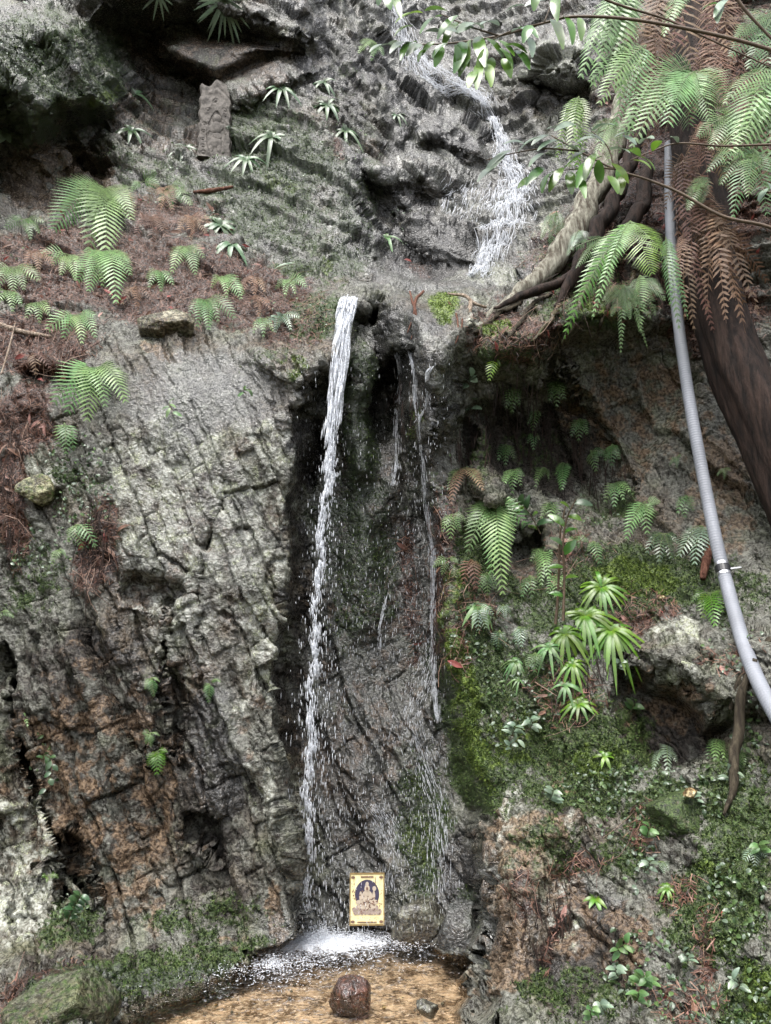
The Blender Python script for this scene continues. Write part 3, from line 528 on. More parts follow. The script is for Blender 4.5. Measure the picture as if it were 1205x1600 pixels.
# main fall: leaves the lip and drops into the pool
FALL = [(546, 462, 5.27), (541, 480, 5.17), (535, 520, 5.08), (526, 600, 5.02), (517, 700, 5.01), (506, 800, 5.01), (497, 900, 5.02), (491, 1000, 5.04), (487, 1100, 5.06), (483, 1200, 5.09), (480, 1300, 5.12), (478, 1400, 5.14), (476, 1470, 5.16)]
fpts = np.array([at(*f) for f in FALL]); FP = spline(fpts, 400); FY = np.interp(np.linspace(0, 1, 400), np.linspace(0, 1, len(FALL)), [f[1] for f in FALL])
def fall_at(t): i = np.clip(t, 0, 1) * 399; k = int(min(i, 398)); return FP[k] * (1 - (i - k)) + FP[k + 1] * (i - k)
dm = Drops()
for k in range(3600):
    t = rw.uniform(0, 1) ** 1.25; py = np.interp(t, np.linspace(0, 1, 400), FY)
    half = np.interp(py, [460, 500, 560, 640, 720, 900, 1050, 1200, 1350, 1470], [.062, .060, .056, .046, .030, .022, .026, .034, .042, .050])
    length = np.interp(py, [460, 600, 700, 900, 1400], [.26, .16, .08, .055, .05]) * rw.uniform(.4, 1.3)
    wav = .012 * math.sin(py * .045) + .010 * math.sin(py * .11 + 1)
    clump = 1.0 if py < 620 else (.05 + 1.1 * (math.sin(py * .17 + 2 * math.sin(py * .031)) * .5 + .5) * (math.sin(py * .043 + 2) * .4 + .6))
    if py > 620 and rw.uniform() > clump + .25: continue
    if py < 620 and rw.uniform() < .35: continue
    half *= 1 + .22 * math.sin(py * .09) * math.sin(py * .021)
    g = (rw.uniform(-1, 1) if py < 640 else np.clip(rw.normal(0, .5), -1.6, 1.6))
    g = g if py > 640 else math.copysign(abs(g) ** .8, g); off = np.array((g * half + wav * (py > 620), rw.normal(0, .014) + .02 * g * g, 0))
    a = fall_at(t) + off; b = fall_at(min(1, t + length / 4.6)) + off * 1.0 + np.array((rw.normal(0, .004), 0, 0))
    dm.add(a, b, rw.uniform(.0018, .0052))
for k in range(800):                      # loose drops beside the fall
    t = rw.uniform(.3, 1); sp = .02 + .16 * (t - .25); off = np.array((abs(rw.normal(0, sp)) * (1 if rw.uniform() < .72 else -1), rw.normal(0, .05), 0)); a = fall_at(t) + off
    dm.add(a, a - np.array((0, 0, rw.uniform(.012, .05))), rw.uniform(.0014, .0032))
wf = obj('waterfall', dm.mesh('waterfall', WHITE)); tag(wf, 'main white waterfall dropping from the lip beside the grey buttress', 'waterfall', None, 'structure')
# thin clear sheet at the top of the main fall
sv = []; sf = []
for i in range(40):
    t = i / 39 * .20; p = fall_at(t); py = np.interp(t, np.linspace(0, 1, 400), FY); h = np.interp(py, [460, 560, 660], [.064, .058, .040])
    for j in range(9):
        x = (j / 8 - .5) * 2; sv.append(p + np.array((x * h, .012 + .010 * math.cos(x * 9 + i * .2) + .012 * x * x, 0)))
for i in range(39):
    for j in range(8): k = i * 9 + j; sf.append((k, k + 1, k + 10, k + 9))
obj('water_sheet', meshdata('water_sheet', np.array(sv), sf, THIN, True), wf)
# trickles on the bulge and through the middle
def trickle(pts, n, half, rad, lift=.03, seglen=(.03, .13), label='', dens=1.0):
    d = Drops(); q = []
    for px, py in pts:
        s, nn = surf_smooth(px, py, 4); q.append(CAM + (s - CAM) * (1 - lift / np.linalg.norm(s - CAM)))
    q = np.array(q); q[:, 1] = np.minimum(q[:, 1], np.interp(np.arange(len(q)), np.arange(len(q)), q[:, 1]))
    S = spline(q, 200); tot = np.linalg.norm(np.diff(S, axis=0), axis=1).sum()
    for k in range(int(n * 1.5)):
        t = rw.uniform(0, 1); l = rw.uniform(*seglen); i = int(t * 198); j = min(199, i + max(1, int(l / tot * 199))); o = rw.normal(0, half, 3) * (1.25, .6, .3); rad_ = rw.uniform(*rad) * .55
        m_ = (i + j) // 2; d.add(S[i] + o, S[j] + o, rad_, S[m_] - (S[i] + S[j]) / 2)
    w = obj('water_trickle', d.mesh('water_trickle', TRICK)); tag(w, label, 'trickle', 'thin trickles beside the main waterfall', 'structure')
trickle([(622, 548), (624, 600), (621, 660), (617, 720), (612, 760)], 150, .012, (.002, .0045), label='thin trickle falling across the dark slot behind the lip')
trickle([(636, 545), (642, 580), (646, 615), (652, 640), (658, 655)], 70, .006, (.002, .004), label='beaded trickle slanting down the green bulge')
trickle([(676, 570), (668, 585), (668, 610), (664, 635), (657, 655), (656, 690), (659, 720)], 110, .006, (.002, .0045), label='bent trickle pouring from the pale knob of the bulge')
trickle([(659, 715), (664, 760), (669, 810), (673, 870), (675, 940), (676, 1000), (679, 1060), (682, 1130)], 330, .009, (.002, .0042), .06, label='long thin trickle down the right side of the recess')
trickle([(678, 995), (672, 1020), (655, 1080), (640, 1130), (660, 1190), (682, 1260), (688, 1330), (690, 1410)], 420, .040, (.0016, .0036), .05, (.02, .07), label='spreading trickle over the green cushion low in the recess')
trickle([(604, 925), (598, 950), (595, 985), (592, 1015)], 50, .006, (.0018, .0032), .05, (.02, .08), label='short trickle in the middle of the recess')
trickle([(575, 1250), (600, 1290), (612, 1340), (608, 1390)], 160, .030, (.0014, .003), .05, (.02, .06), label='faint trickle above the golden plaque')
# drops raining through the recess
dd = Drops()
for k in range(2200):
    px = rw.choice([rw.uniform(470, 700), rw.normal(650, 35), rw.normal(540, 40)], p=[.5, .3, .2]); py = 560 + 890 * rw.uniform(0, 1) ** .75
    if px < 455 + 8 or px > 705: continue
    s, nn = surf(px, py); y = s[1] - rw.uniform(.02, .35)
    a = at(px, py, y); dd.add(a, a - np.array((0, 0, rw.uniform(.008, .04))), rw.uniform(.0008, .0018))
tag(obj('falling_drops', dd.mesh('falling_drops', WHITE)), 'scattered falling drops in front of the recess wall', 'water drops', None, 'stuff')
# upper cascade
CH = np.array([(612, -60, 14), (616, 0, 12), (626, 40, 14), (643, 90, 26), (668, 125, 36), (705, 145, 40), (745, 160, 26), (766, 180, 12), (772, 200, 9), (784, 225, 13), (788, 250, 17), (800, 272, 22), (806, 300, 32), (800, 330, 38), (790, 360, 38), (775, 390, 28), (758, 415, 18), (742, 430, 16)], float)
CS = spline(CH, 300)
dc = Drops()
for k in range(3600):
    i = int(rw.uniform(0, 298)); ln = int(rw.uniform(2, 9)); j = min(299, i + ln); g = np.clip(rw.normal(0, .42), -1, 1)
    if 60 < i < 130 and rw.uniform() < .5: g = .15 + .25 * rw.normal() - .25
    dg = rw.normal(0, .12)
    a, _ = surf(CS[i, 0] + g * CS[i, 2], CS[i, 1]); b, _ = surf(CS[j, 0] + (g + dg) * CS[j, 2], CS[j, 1])
    if abs(a[1] - b[1]) > .6: continue
    up = np.array((0, -.045, .03)) * rw.uniform(.3, 1.3)
    dc.add(a + up, b + up * .8, rw.uniform(.0018, .0058), np.array((0, -.01, .01)))
for k in range(350):                       # film spreading over the ledges
    px = rw.uniform(690, 840); py = rw.uniform(285, 345); a, _ = surf(px, py); b, _ = surf(px - rw.uniform(0, 8), py + rw.uniform(4, 14))
    if abs(a[1] - b[1]) < .4: dc.add(a + (0, -.03, .02), b + (0, -.03, .02), rw.uniform(.002, .005))
tag(obj('cascade', dc.mesh('cascade', white_water('cascade_water', .68, (.86, .88, .92), .4))), 'upper cascade of white water winding down between dark boulders', 'cascade', None, 'structure')
# foam and splash where the fall meets the pool
fo = Drops()
for k in range(13000):
    c = rw.choice(3, p=[.62, .24, .14]); ang = rw.uniform(0, 2 * np.pi); rr = abs(rw.normal(0, (.17, .30, .24)[c])); base = (imp, at(560, 1466, 5.22), at(430, 1500, 4.8))[c]
    p = np.array((base[0] + rr * 1.25 * math.cos(ang), base[1] - .05 + rr * .75 * math.sin(ang), 0)); h = abs(rw.normal(0, .055)) * math.exp(-rr / .25) * (1 if c == 0 else .5)
    p[2] = .006 + h; v = rw.normal(0, 1, 3); v /= np.linalg.norm(v); l = rw.uniform(.004, .022)
    if p[1] > 5.32: continue
    fo.add(p - v * l / 2 * (1, 1, .5), p + v * l / 2 * (1, 1, .5), rw.uniform(.0009, .0028))
for k in range(900):                       # splash thrown up around the impact
    el = rw.uniform(.5, 1.4); az = rw.uniform(0, 2 * np.pi); v0 = rw.uniform(.5, 1.9); tt = rw.uniform(.03, .95) * 2 * v0 * math.sin(el) / 9.8; vz = v0 * math.sin(el) - 9.8 * tt
    p = imp + np.array((v0 * math.cos(el) * math.cos(az) * tt + rw.normal(0, .04), v0 * math.cos(el) * math.sin(az) * tt * .7 - .04, v0 * math.sin(el) * tt - 4.9 * tt * tt)); p[2] = max(p[2], .008)
    dv = np.array((v0 * math.cos(el) * math.cos(az), 0, vz)) * .007
    fo.add(p - dv, p + dv + (0, 0, .003), rw.uniform(.001, .0028))
tag(obj('foam', fo.mesh('foam', WHITE)), 'white churning foam and splash at the foot of the main waterfall', 'foam', None, 'stuff')
def foam_mat():
    m, nt, N, L, bs = mat('foam_film'); bs.inputs['Base Color'].default_value = (.82, .84, .87, 1); bs.inputs['Roughness'].default_value = .4
    g = N.new('ShaderNodeNewGeometry'); n = N.new('ShaderNodeTexNoise'); n.inputs['Scale'].default_value = 17; n.inputs['Detail'].default_value = 5; n.inputs['Roughness'].default_value = .7; n.inputs['Distortion'].default_value = 1.2; L.new(g.outputs['Position'], n.inputs['Vector'])
    a = N.new('ShaderNodeAttribute'); a.attribute_name = 'foam'; ad = N.new('ShaderNodeMath'); ad.operation = 'MULTIPLY_ADD'; ad.inputs[1].default_value = 2.2; L.new(n.outputs['Fac'], ad.inputs[0]); L.new(a.outputs['Fac'], ad.inputs[2])
    mr = N.new('ShaderNodeMapRange'); mr.inputs['From Min'].default_value = 1.42; mr.inputs['From Max'].default_value = 1.85; mr.inputs['To Max'].default_value = .92; L.new(ad.outputs[0], mr.inputs['Value'])
    tp = N.new('ShaderNodeBsdfTransparent'); mx = N.new('ShaderNodeMixShader'); L.new(mr.outputs[0], mx.inputs[0]); L.new(tp.outputs[0], mx.inputs[1]); L.new(bs.outputs[0], mx.inputs[2]); L.new(mx.outputs[0], N['Material Output'].inputs['Surface']); return m
fsel = (wp_[:, 1] > 4.2) & (wp_[:, 1] < 5.6) & (wp_[:, 0] > -1.4) & (wp_[:, 0] < .7)
keep = np.where(fsel)[0]; remap = -np.ones(len(wp_), int); remap[keep] = np.arange(len(keep)); ff = remap[wF]; ff = ff[(ff >= 0).all(1)]
fV = wp_[keep] + (0, 0, .006); fV[:, 2] += np.abs(fbm(fV * 18, 3, 222)) * .06 * np.exp(-np.hypot(fV[:, 0] - imp[0], fV[:, 1] - imp[1]) / .22); rr_ = np.hypot((fV[:, 0] - imp[0]) / 1.2, (fV[:, 1] - imp[1]) / .8); rb = np.abs(fV[:, 1] - 5.15) ; fa = .66 * np.exp(-(rr_ / .27) ** 2) + .34 * np.exp(-(rb / .12) ** 2) * sstep(.25, -.15, fV[:, 0]) + .28 * np.exp(-(rr_ / .6) ** 2)
fme = meshdata('foam_film', fV, ff, foam_mat(), True); fat = fme.attributes.new('foam', 'FLOAT', 'POINT'); fat.data.foreach_set('value', fa.astype(np.float32))
tag(obj('foam_film', fme), 'thin patches of foam drifting over the back of the pool', 'foam', None, 'stuff')

# ================================================================= LOOSE STONES
def stone_mesh(name, size, seed, material, sub=4, rough=.16, flat=1.0):
    import bmesh
    bm = bmesh.new(); bmesh.ops.create_icosphere(bm, subdivisions=sub, radius=1.0); V = np.array([v.co[:] for v in bm.verts]); F = [tuple(v.index for v in f.verts) for f in bm.faces]; bm.free()
    q = np.random.RandomState(seed); pn = q.normal(size=(16, 3)); pn /= np.linalg.norm(pn, axis=1)[:, None]; pd = q.uniform(1 - 2.2 * rough, 1.02, 16)
    dt = V @ pn.T; r = np.min(np.where(dt > .05, pd / np.maximum(dt, .05), 9), axis=1); r = np.minimum(r, 1.15)
    V = V * (r + rough * .25 * fbm(V * 2.5 + seed, 3, seed) + .05 * fbm(V * 9 + seed, 3, seed))[:, None]
    return meshdata(name, V * np.array(size), F, material, True)
def stone(name, px, py, w, h, dep, seed, material, label, push=0.0, sink=.0, sub=4, rough=.16, rot=0, z=None):
    p, n = surf_smooth(px, py, 5); Y = p[1] - push; c = at(px, py, Y)
    if z is not None: c[2] = z
    s = np.linalg.norm(c - CAM) * CP / FPX * 1.0
    o = obj(name, stone_mesh(name, (w * s / 2, dep, h * s / 2), seed, material, sub, rough), None, c); o.rotation_euler = (0, R(rot), seed)
    o.rotation_euler = (0, R(rot), 0); tag(o, label, 'rock'); return o
ST_Y = rock_material('stone_yellow', False, (1.05, 1.0, .85), {'pale': .34, 'ochre': .25, 'moss': .28}); ST_B = rock_material('stone_red_brown', False, (1.0, .42, .30), {'wet': 1, 'ochre': .35, 'pale': .32})
ST_P = rock_material('stone_pale', False, (1.25, 1.25, 1.1), {'pale': .42, 'wet': .8, 'moss': .15}); ST_G = rock_material('stone_grey_wet', False, (.8, .85, .95), {'wet': 1, 'pale': .25, 'moss': .15}); ST_M = rock_material('stone_mossy', False, (1, 1, 1), {'moss': .85, 'bright': .2})
ST_L = rock_material('stone_lichen', False, (1.2, 1.2, .8), {'pale': .35, 'bright': .28, 'moss': .35}); ST_O = rock_material('stone_ochre', False, (1.4, 1.2, .8), {'ochre': .7, 'pale': .5})
stone('boulder', 258, 512, 96, 50, .17, 3, ST_Y, 'yellow lichened boulder perched on the ledge above the grey buttress', .06, sub=5, rough=.13, rot=8)
pp = at(547, 1545, 4.45); o = obj('stone', stone_mesh('stone', (.112, .095, .090), 12, ST_B, 4, .09), None, (pp[0], pp[1], -.038)); tag(o, 'round wet red brown stone standing out of the pool', 'rock')
pp = at(667, 1568, 4.2); o = obj('stone', stone_mesh('stone', (.070, .05, .040), 15, ST_P, 4, .2), None, (pp[0], pp[1], .0)); tag(o, 'small pale angular stone in the right of the pool', 'rock')
stone('boulder', 722, 1462, 62, 100, .14, 21, ST_G, 'dark speckled wet boulder beside the right end of the pool', .12, sub=5, rough=.12)
stone('boulder', 655, 1440, 92, 60, .12, 23, ST_P, 'low pale green boulder right of the golden plaque', .05, sub=5, rough=.16)
stone('boulder', 62, 770, 62, 66, .10, 26, ST_L, 'yellow green lichened block in the leaf litter on the left wall', .05, sub=4, rough=.25)
stone('boulder', 1052, 1278, 80, 76, .16, 27, ST_M, 'mossy boulder below the small cave on the right slope', -.03, sub=5, rough=.16)
stone('stone', 1079, 1240, 24, 15, .04, 28, ST_O, 'small ochre stone lying on top of the mossy boulder', .16, rough=.2)
stone('boulder', 98, 1585, 130, 100, .20, 29, rock_material('stone_dark_moss', False, (.8, .85, .7), {'moss': .45, 'dark': .4}), 'rounded dark mossy boulder at the near left edge of the pool', -.05, sub=5, rough=.10)
stone('stone', 1034, 935, 16, 9, .03, 30, ST_O, 'pebble sized pale stone on the bright moss cushion', .0, sub=3)

pb = MB(); rq = np.random.RandomState(77); base_ = [stone_mesh('pebble_shape', (1, .8, .6), 60 + i, ST_P, 1, .2) for i in range(3)]
bv = [(np.array([v.co[:] for v in m_.vertices]), [tuple(p.vertices) for p in m_.polygons]) for m_ in base_]
for k in range(60):
    x = rq.uniform(-1.35, .45); y = rq.uniform(3.75, 5.0); s_ = rq.uniform(.007, .018) * (1.5 if rq.uniform() < .1 else 1); V_, F_ = bv[k % 3]; a_ = rq.uniform(0, 6.28); c_, d_ = math.cos(a_), math.sin(a_)
    pb.add((V_ * s_) @ np.array([(c_, d_, 0), (-d_, c_, 0), (0, 0, 1)]) + (x, y, -.115 + rq.uniform(0, .01)), F_, k % 3)
tag(obj('pebbles', pb.mesh('pebbles', [ST_P, ST_O, ST_P], True)), 'small pebbles lying on the sandy bed of the pool', 'pebbles', None, 'stuff')

stone('stone', 574, 1460, 84, 34, .10, 33, ST_G, 'low wet rock under the golden plaque', .06, rough=.14)
# ================================================================= GOLDEN PLAQUE
def flat_mat(name, c, rough=.35, metal=0.0): return simple(name, c, rough, .5, .12, 40, metal=metal)
GOLD = flat_mat('gold_leaf', (.80, .70, .38), .45, .1); INK = flat_mat('dark_enamel', (.045, .038, .07), .4); LINE = flat_mat('engraved_brown', (.16, .09, .06), .5); PINK = flat_mat('rose_gold', (.50, .42, .33), .4, .2)
pc = at(573.5, 1445, 5.19); pw, ph = .212, .290
pl = empty('votive_plaque', pc); pl.rotation_euler = (R(-4), 0, R(2)); tag(pl, 'golden picture plaque of a seated deity standing against the wet rock', 'plaque')
def slabm(x0, x1, z0, z1, y0, y1):
    V = [(x, y, z) for x in (x0, x1) for y in (y0, y1) for z in (z0, z1)]; F = [(0, 1, 3, 2), (4, 6, 7, 5), (0, 4, 5, 1), (2, 3, 7, 6), (0, 2, 6, 4), (1, 5, 7, 3)]; return V, F
b = MB(); b.add(*slabm(-pw / 2, pw / 2, 0, ph, 0, .012)); plate = obj('plate', b.mesh('plate', GOLD), pl)
b = MB()
for a in ((-pw / 2 - .003, pw / 2 + .003, -.004, .004), (-pw / 2 - .003, pw / 2 + .003, ph - .004, ph + .004)): b.add(*slabm(*a, -.003, .014))
for a in ((-pw / 2 - .003, -pw / 2 + .004), (pw / 2 - .004, pw / 2 + .003)): b.add(*slabm(*a, .004, ph - .004, -.003, .014))
obj('rim', b.mesh('rim', flat_mat('brass_rim', (.30, .21, .09), .45, .5)), pl)
def disc(cx, cz, rx, rz, y, n=28, a0=0, a1=2 * math.pi):
    V = [(cx, y, cz)] + [(cx + rx * math.cos(a0 + (a1 - a0) * i / n), y, cz + rz * math.sin(a0 + (a1 - a0) * i / n)) for i in range(n + 1)]
    return V, [(0, i + 1, i + 2) for i in range(n)]
b = MB(); b.add(*disc(0, .172, .076, .084, -.0020)); obj('halo', b.mesh('halo', INK), plate)
b = MB()
for cx, cz, rx, rz in ((0, .205, .017, .021), (0, .232, .010, .012), (0, .160, .034, .036), (-.045, .128, .026, .014), (.045, .128, .026, .014), (0, .105, .060, .018), (-.040, .160, .009, .030), (.042, .165, .009, .028), (.045, .205, .012, .014)): b.add(*disc(cx, cz, rx, rz, -.0035, 16))
obj('deity_figure', b.mesh('deity_figure', PINK), plate)
b = MB(); rp = random.Random(4)
for i in range(9): b.add(*disc(-.080 + .020 * i, .085 + .012 * math.sin(i * 2.1), .012, .016, -.0032, 12))
for i in range(8): b.add(*disc(-.070 + .020 * i, .068, .011, .013, -.0034, 12))
obj('lotus_base', b.mesh('lotus_base', flat_mat('lotus_rose', (.34, .27, .23), .45, .2)), plate)
b = MB()
for i in range(70):
    x = rp.gauss(0, .042); z = rp.gauss(.115, .040)
    if .06 < z < .235 and abs(x) < .09: b.add(*disc(x, z, rp.uniform(.002, .006), rp.uniform(.002, .006), -.0048, 7))
b.add(*slabm(-.040, .040, ph - .022, ph - .014, -.0045, -.001)); b.add(*slabm(-.060, .060, .012, .018, -.0045, -.001))
for sx in (-1, 1):
    for sz in (0, 1): b.add(*disc(sx * .088, .018 + sz * (ph - .038), .013, .008, -.0045, 12))
b.add(*disc(0, .205, .007, .010, -.005, 10)); b.add(*disc(.052, .245, .002, .03, -.004, 8))
for i in range(26):
    x = rp.choice((-1, 1)) * rp.uniform(.078, .095); b.add(*disc(x, rp.uniform(.05, .26), rp.uniform(.001, .003), rp.uniform(.002, .006), -.0042, 7))
for i in range(12): b.add(*disc(rp.uniform(-.07, .07), rp.uniform(.026, .045), .004, .0014, -.0042, 7))
tag(obj('engraving', b.mesh('engraving', LINE), plate), kind='stuff')

# ================================================================= CARVED STELE
def stele():
    W, H = .36, 1.10; nx, nz = 84, 220
    X, Z = np.meshgrid(np.linspace(-1, 1, nx), np.linspace(0, 1, nz)); x = X.ravel() * W / 2; z = Z.ravel() * H
    q = np.stack([x * 14, z * 9, 0 * x], 1); rel = .0045 * np.sin(26 * (x * 1.2 + .6 * z) + 3.0 * fbm(q * .6, 2, 301) + 2.6 * np.sin(z * 13)) * 1.0     # swirling flames
    rel += .006 * fbm(q * 1.5, 3, 305)
    def blob(cx, cz, rx, rz, h, a=0):
        c, s = math.cos(a), math.sin(a); u = ((x - cx) * c + (z - cz) * s) / rx; w = (-(x - cx) * s + (z - cz) * c) / rz; return h * np.sqrt(np.clip(1 - u * u - w * w, 0, 1))
    fig = np.zeros_like(x); cutm = sstep(.15, .0, ((x - .012) / .10) ** 2 + ((z - .33) / .33) ** 2 - .85); rel = rel * (1 - .7 * cutm) - .014 * cutm
    for a in ((.02, .545, .046, .052, .052), (.02, .575, .055, .035, .045), (.015, .43, .072, .085, .050), (-.055, .43, .026, .070, .045, .5), (-.085, .375, .022, .050, .05, -.6), (.085, .45, .024, .065, .045, -.3), (.095, .52, .022, .028, .05), (.03, .30, .050, .050, .052), (.012, .22, .075, .075, .042), (-.035, .12, .028, .06, .04), (.055, .12, .028, .06, .04), (.02, .05, .12, .03, .03), (-.075, .50, .010, .21, .045, .03), (-.068, .40, .030, .010, .05)): fig = np.maximum(fig, .34 * blob(*a))
    for k, (cx, cz, r0) in enumerate(((-.115, .50, .045), (-.12, .38, .04), (-.12, .26, .045), (-.115, .15, .05), (-.11, .06, .05), (.115, .62, .04), (.12, .34, .035), (.11, .70, .05), (-.08, .72, .05), (.0, .80, .06))):
        d_ = np.hypot(x - cx, z - cz); rel += .005 * np.cos(d_ / r0 * 7) * sstep(r0, r0 * .3, d_)
    y = -np.maximum(rel + .02, fig + .004)
    edge = np.minimum(1 - np.abs(X.ravel()), 1.0); y = y + .03 * sstep(.10, 0, edge)
    top = H * (.90 + .06 * np.exp(-((x + .0) / .05) ** 2) + .03 * np.sin(x * 22) - .25 * np.maximum(0, np.abs(x + .0) - .10)); zz = np.minimum(z, 1e9) * (top / H)
    xx = x * (1 + .05 * np.sin(z * 31) * (np.abs(X.ravel()) > .9)) * (1 - .06 * Z.ravel())
    V = np.stack([xx, y, zz], 1); I = np.arange(nx * nz).reshape(nz, nx); F = np.stack([I[:-1, :-1].ravel(), I[:-1, 1:].ravel(), I[1:, 1:].ravel(), I[1:, :-1].ravel()], 1).tolist()
    rim = list(I[0, :]) + list(I[1:, -1]) + list(I[-1, -2::-1]) + list(I[-2:0:-1, 0]); n0 = len(V); Bk = V[rim].copy(); Bk[:, 1] = .09; V = np.vstack([V, Bk]); m = len(rim)
    for i in range(m): j = (i + 1) % m; F.append((rim[j], rim[i], n0 + i, n0 + j))
    F.append(tuple(n0 + i for i in range(m)))
    p, n = surf_smooth(334, 246, 3); Y = 7.32; c = at(334, 247, Y)
    o = obj('carved_stele', meshdata('carved_stele', V, F, simple('stele_stone', (.105, .095, .085), .8, .25, .45, 22, bump=.4), False), None, c); o.rotation_euler = (R(-6), R(-1.5), R(8))
    tag(o, 'upright grey stone stele carved with a sword bearing figure amid flames', 'statue')
stele()

# ================================================================= CORRUGATED HOSE
HP = [(1046, 225, 5.56), (1047, 330, 5.40), (1052, 420, 5.26), (1062, 520, 5.14), (1078, 630, 5.0), (1098, 740, 4.88), (1118, 840, 4.74), (1135, 910, 4.62), (1160, 1000, 4.32), (1185, 1065, 4.08), (1220, 1130, 3.85), (1290, 1250, 3.6)]
hp = spline([at(*h) for h in HP], 400); sl = np.concatenate([[0], np.cumsum(np.linalg.norm(np.diff(hp, axis=0), axis=1))]); per = .019; nr = int(sl[-1] / per * 4)
ss = np.linspace(0, sl[-1], nr); hpath = np.stack([np.interp(ss, sl, hp[:, k]) for k in range(3)], 1); hr = .039 + .0013 * np.array([(-1, .2, 1, .2)[i % 4] for i in range(nr)])
hose = empty('drain_hose', hpath[-1]); tag(hose, 'grey corrugated plastic hose hanging down the right side past the trunk', 'hose')
mb = MB(); mb.add(*tube(hpath, hr, 18)); t_ = obj('hose_tube', mb.mesh('hose_tube', simple('hose_plastic', (.20, .21, .235), .6, .5, .12, 5), True), hose); t_.matrix_parent_inverse = Matrix.Translation(-Vector(hpath[-1]))
def on_hose(py):
    q = np.array([np.abs(np.array([proj(p)[1] for p in hpath[::8]]) - py).argmin() * 8])[0]; return int(q)
def proj(p):
    d = np.asarray(p) - CAM; z = d[1] * CP + d[2] * SP; return 602.5 + FPX * d[0] / z, 800 - FPX * (-d[1] * SP + d[2] * CP) / z
k = on_hose(892); tdir = hpath[k + 4] - hpath[k - 4]; tdir /= np.linalg.norm(tdir)
band = None
for nm, off, hw, rad, m in (('clamp_band', 0, .022, .046, simple('black_rubber', (.015, .015, .016), .4)), ('clamp_ring', -.034, .009, .0445, simple('steel', (.55, .55, .56), .3, metal=.9)), ('clamp_ring', .034, .009, .0445, None)):
    if m is None: m = bpy.data.materials['steel']
    mb = MB(); c = hpath[k] + tdir * off; mb.add(*tube([c - tdir * hw, c + tdir * hw], rad, 22)); o = obj(nm, mb.mesh(nm, m))
    if band is None: o.parent = hose; o.matrix_parent_inverse = Matrix.Translation(-Vector(hpath[-1])); band = o
    else: o.parent = band
mb = MB(); c = hpath[k] + np.array((.05, -.025, .0)); mb.add(*tube([c - (.03, 0, 0), c + (.05, 0, .01)], .009, 8)); obj('clamp_bolt', mb.mesh('clamp_bolt', bpy.data.materials['steel']), band)
# ================================================================= PLANTS
def leafmat(name, col, rough=.42, trans=.3, objvar=.28, spec=.5, var=.22): return simple(name, col, rough, spec, var, 14, trans, objvar=objvar, hue=.3)
L_PALE = leafmat('fern_pale_green', (.170, .292, .112), .38); L_MID = leafmat('fern_green', (.095, .185, .062), .36); L_DARK = leafmat('leaf_dark_green', (.040, .085, .034), .30, .2, spec=.6)
L_BRIGHT = leafmat('leaf_bright_green', (.100, .205, .022), .30, .35, spec=.6); L_DEAD = leafmat('frond_dead_brown', (.125, .066, .040), .6, .25, .3); L_TAN = leafmat('frond_dead_tan', (.235, .150, .098), .6, .3, .2)
L_GREY = leafmat('leaf_grey_green', (.150, .215, .150), .30, .2, spec=.7); L_GLOSS = leafmat('leaf_glossy_green', (.075, .165, .030), .20, .35, spec=.8); L_STRAP = leafmat('strap_fern_green', (.085, .150, .075), .34, .25, spec=.6); STEM = simple('plant_stem', (.085, .055, .032), .6); STEMG = simple('green_stem', (.10, .14, .05), .5)
rl = np.random.RandomState(21)
def bez(B, C, T, n):
    t = np.linspace(0, 1, n)[:, None]; return (1 - t) ** 2 * B + 2 * t * (1 - t) * C + t ** 2 * T
def nrmz(v): return v / (np.linalg.norm(v, axis=-1, keepdims=True) + 1e-9)
def frond_geo(B, T, wid, arch=.25, out=.15, roll=0.0, npair=None, sweep=.45, droop=.12, thick=.6, rag=.0, rng=rl):
    """a pinnate frond from base B to tip T (points), half width wid (m)"""
    B = np.asarray(B, float); T = np.asarray(T, float); L = np.linalg.norm(T - B); tocam = nrmz(CAM - (B + T) / 2)
    C = (B + T) / 2 + np.array((0, 0, 1)) * arch * L + tocam * out * L
    npair = npair or int(np.clip(L / .032, 7, 22)); n = npair + 3; S = bez(B, C, T, n); Tg = nrmz(np.gradient(S, axis=0))
    nv = nrmz(tocam + np.array((0, 0, .55))); side = nrmz(np.cross(Tg, nv)); nn = np.cross(side, Tg)
    c, s = math.cos(roll), math.sin(roll); side = side * c + nn * s; nn = np.cross(side, Tg)
    V = []; F = []; sp = L / n
    for i in range(2, n - 1):
        t = i / (n - 1); w = wid * min(1, (t * 3.4)) ** .6 * (1 - t) ** .62 * 1.25
        for sg in (-1, 1):
            if rag and rng.uniform() < rag: continue
            d = nrmz(side[i] * sg + Tg[i] * (sweep + .35 * t)); l = w * rng.uniform(.88, 1.08); hw = sp * thick * .5
            p0 = S[i]; dr = -nn[i] * l * droop; dz = np.array((0, 0, -1)) * l * droop * .6; k = len(V)
            V += [p0 - Tg[i] * hw * .6, p0 + Tg[i] * hw * .6, p0 + d * l * .5 + Tg[i] * hw + dr * .25 + dz * .25, p0 + d * l * .5 - Tg[i] * hw + dr * .25 + dz * .25, p0 + d * l + Tg[i] * hw * .5 + dr + dz, ]
            F += [(k, k + 1, k + 2, k + 3), (k + 3, k + 2, k + 4)] if sg > 0 else [(k + 3, k + 2, k + 1, k), (k + 4, k + 2, k + 3)]
    tv, tf = tube(S, np.linspace(.0035, .0010, n), 3, False); k = len(V)
    return np.concatenate([np.array(V), tv]), F + [tuple(q + k for q in f) for f in tf], len(F)
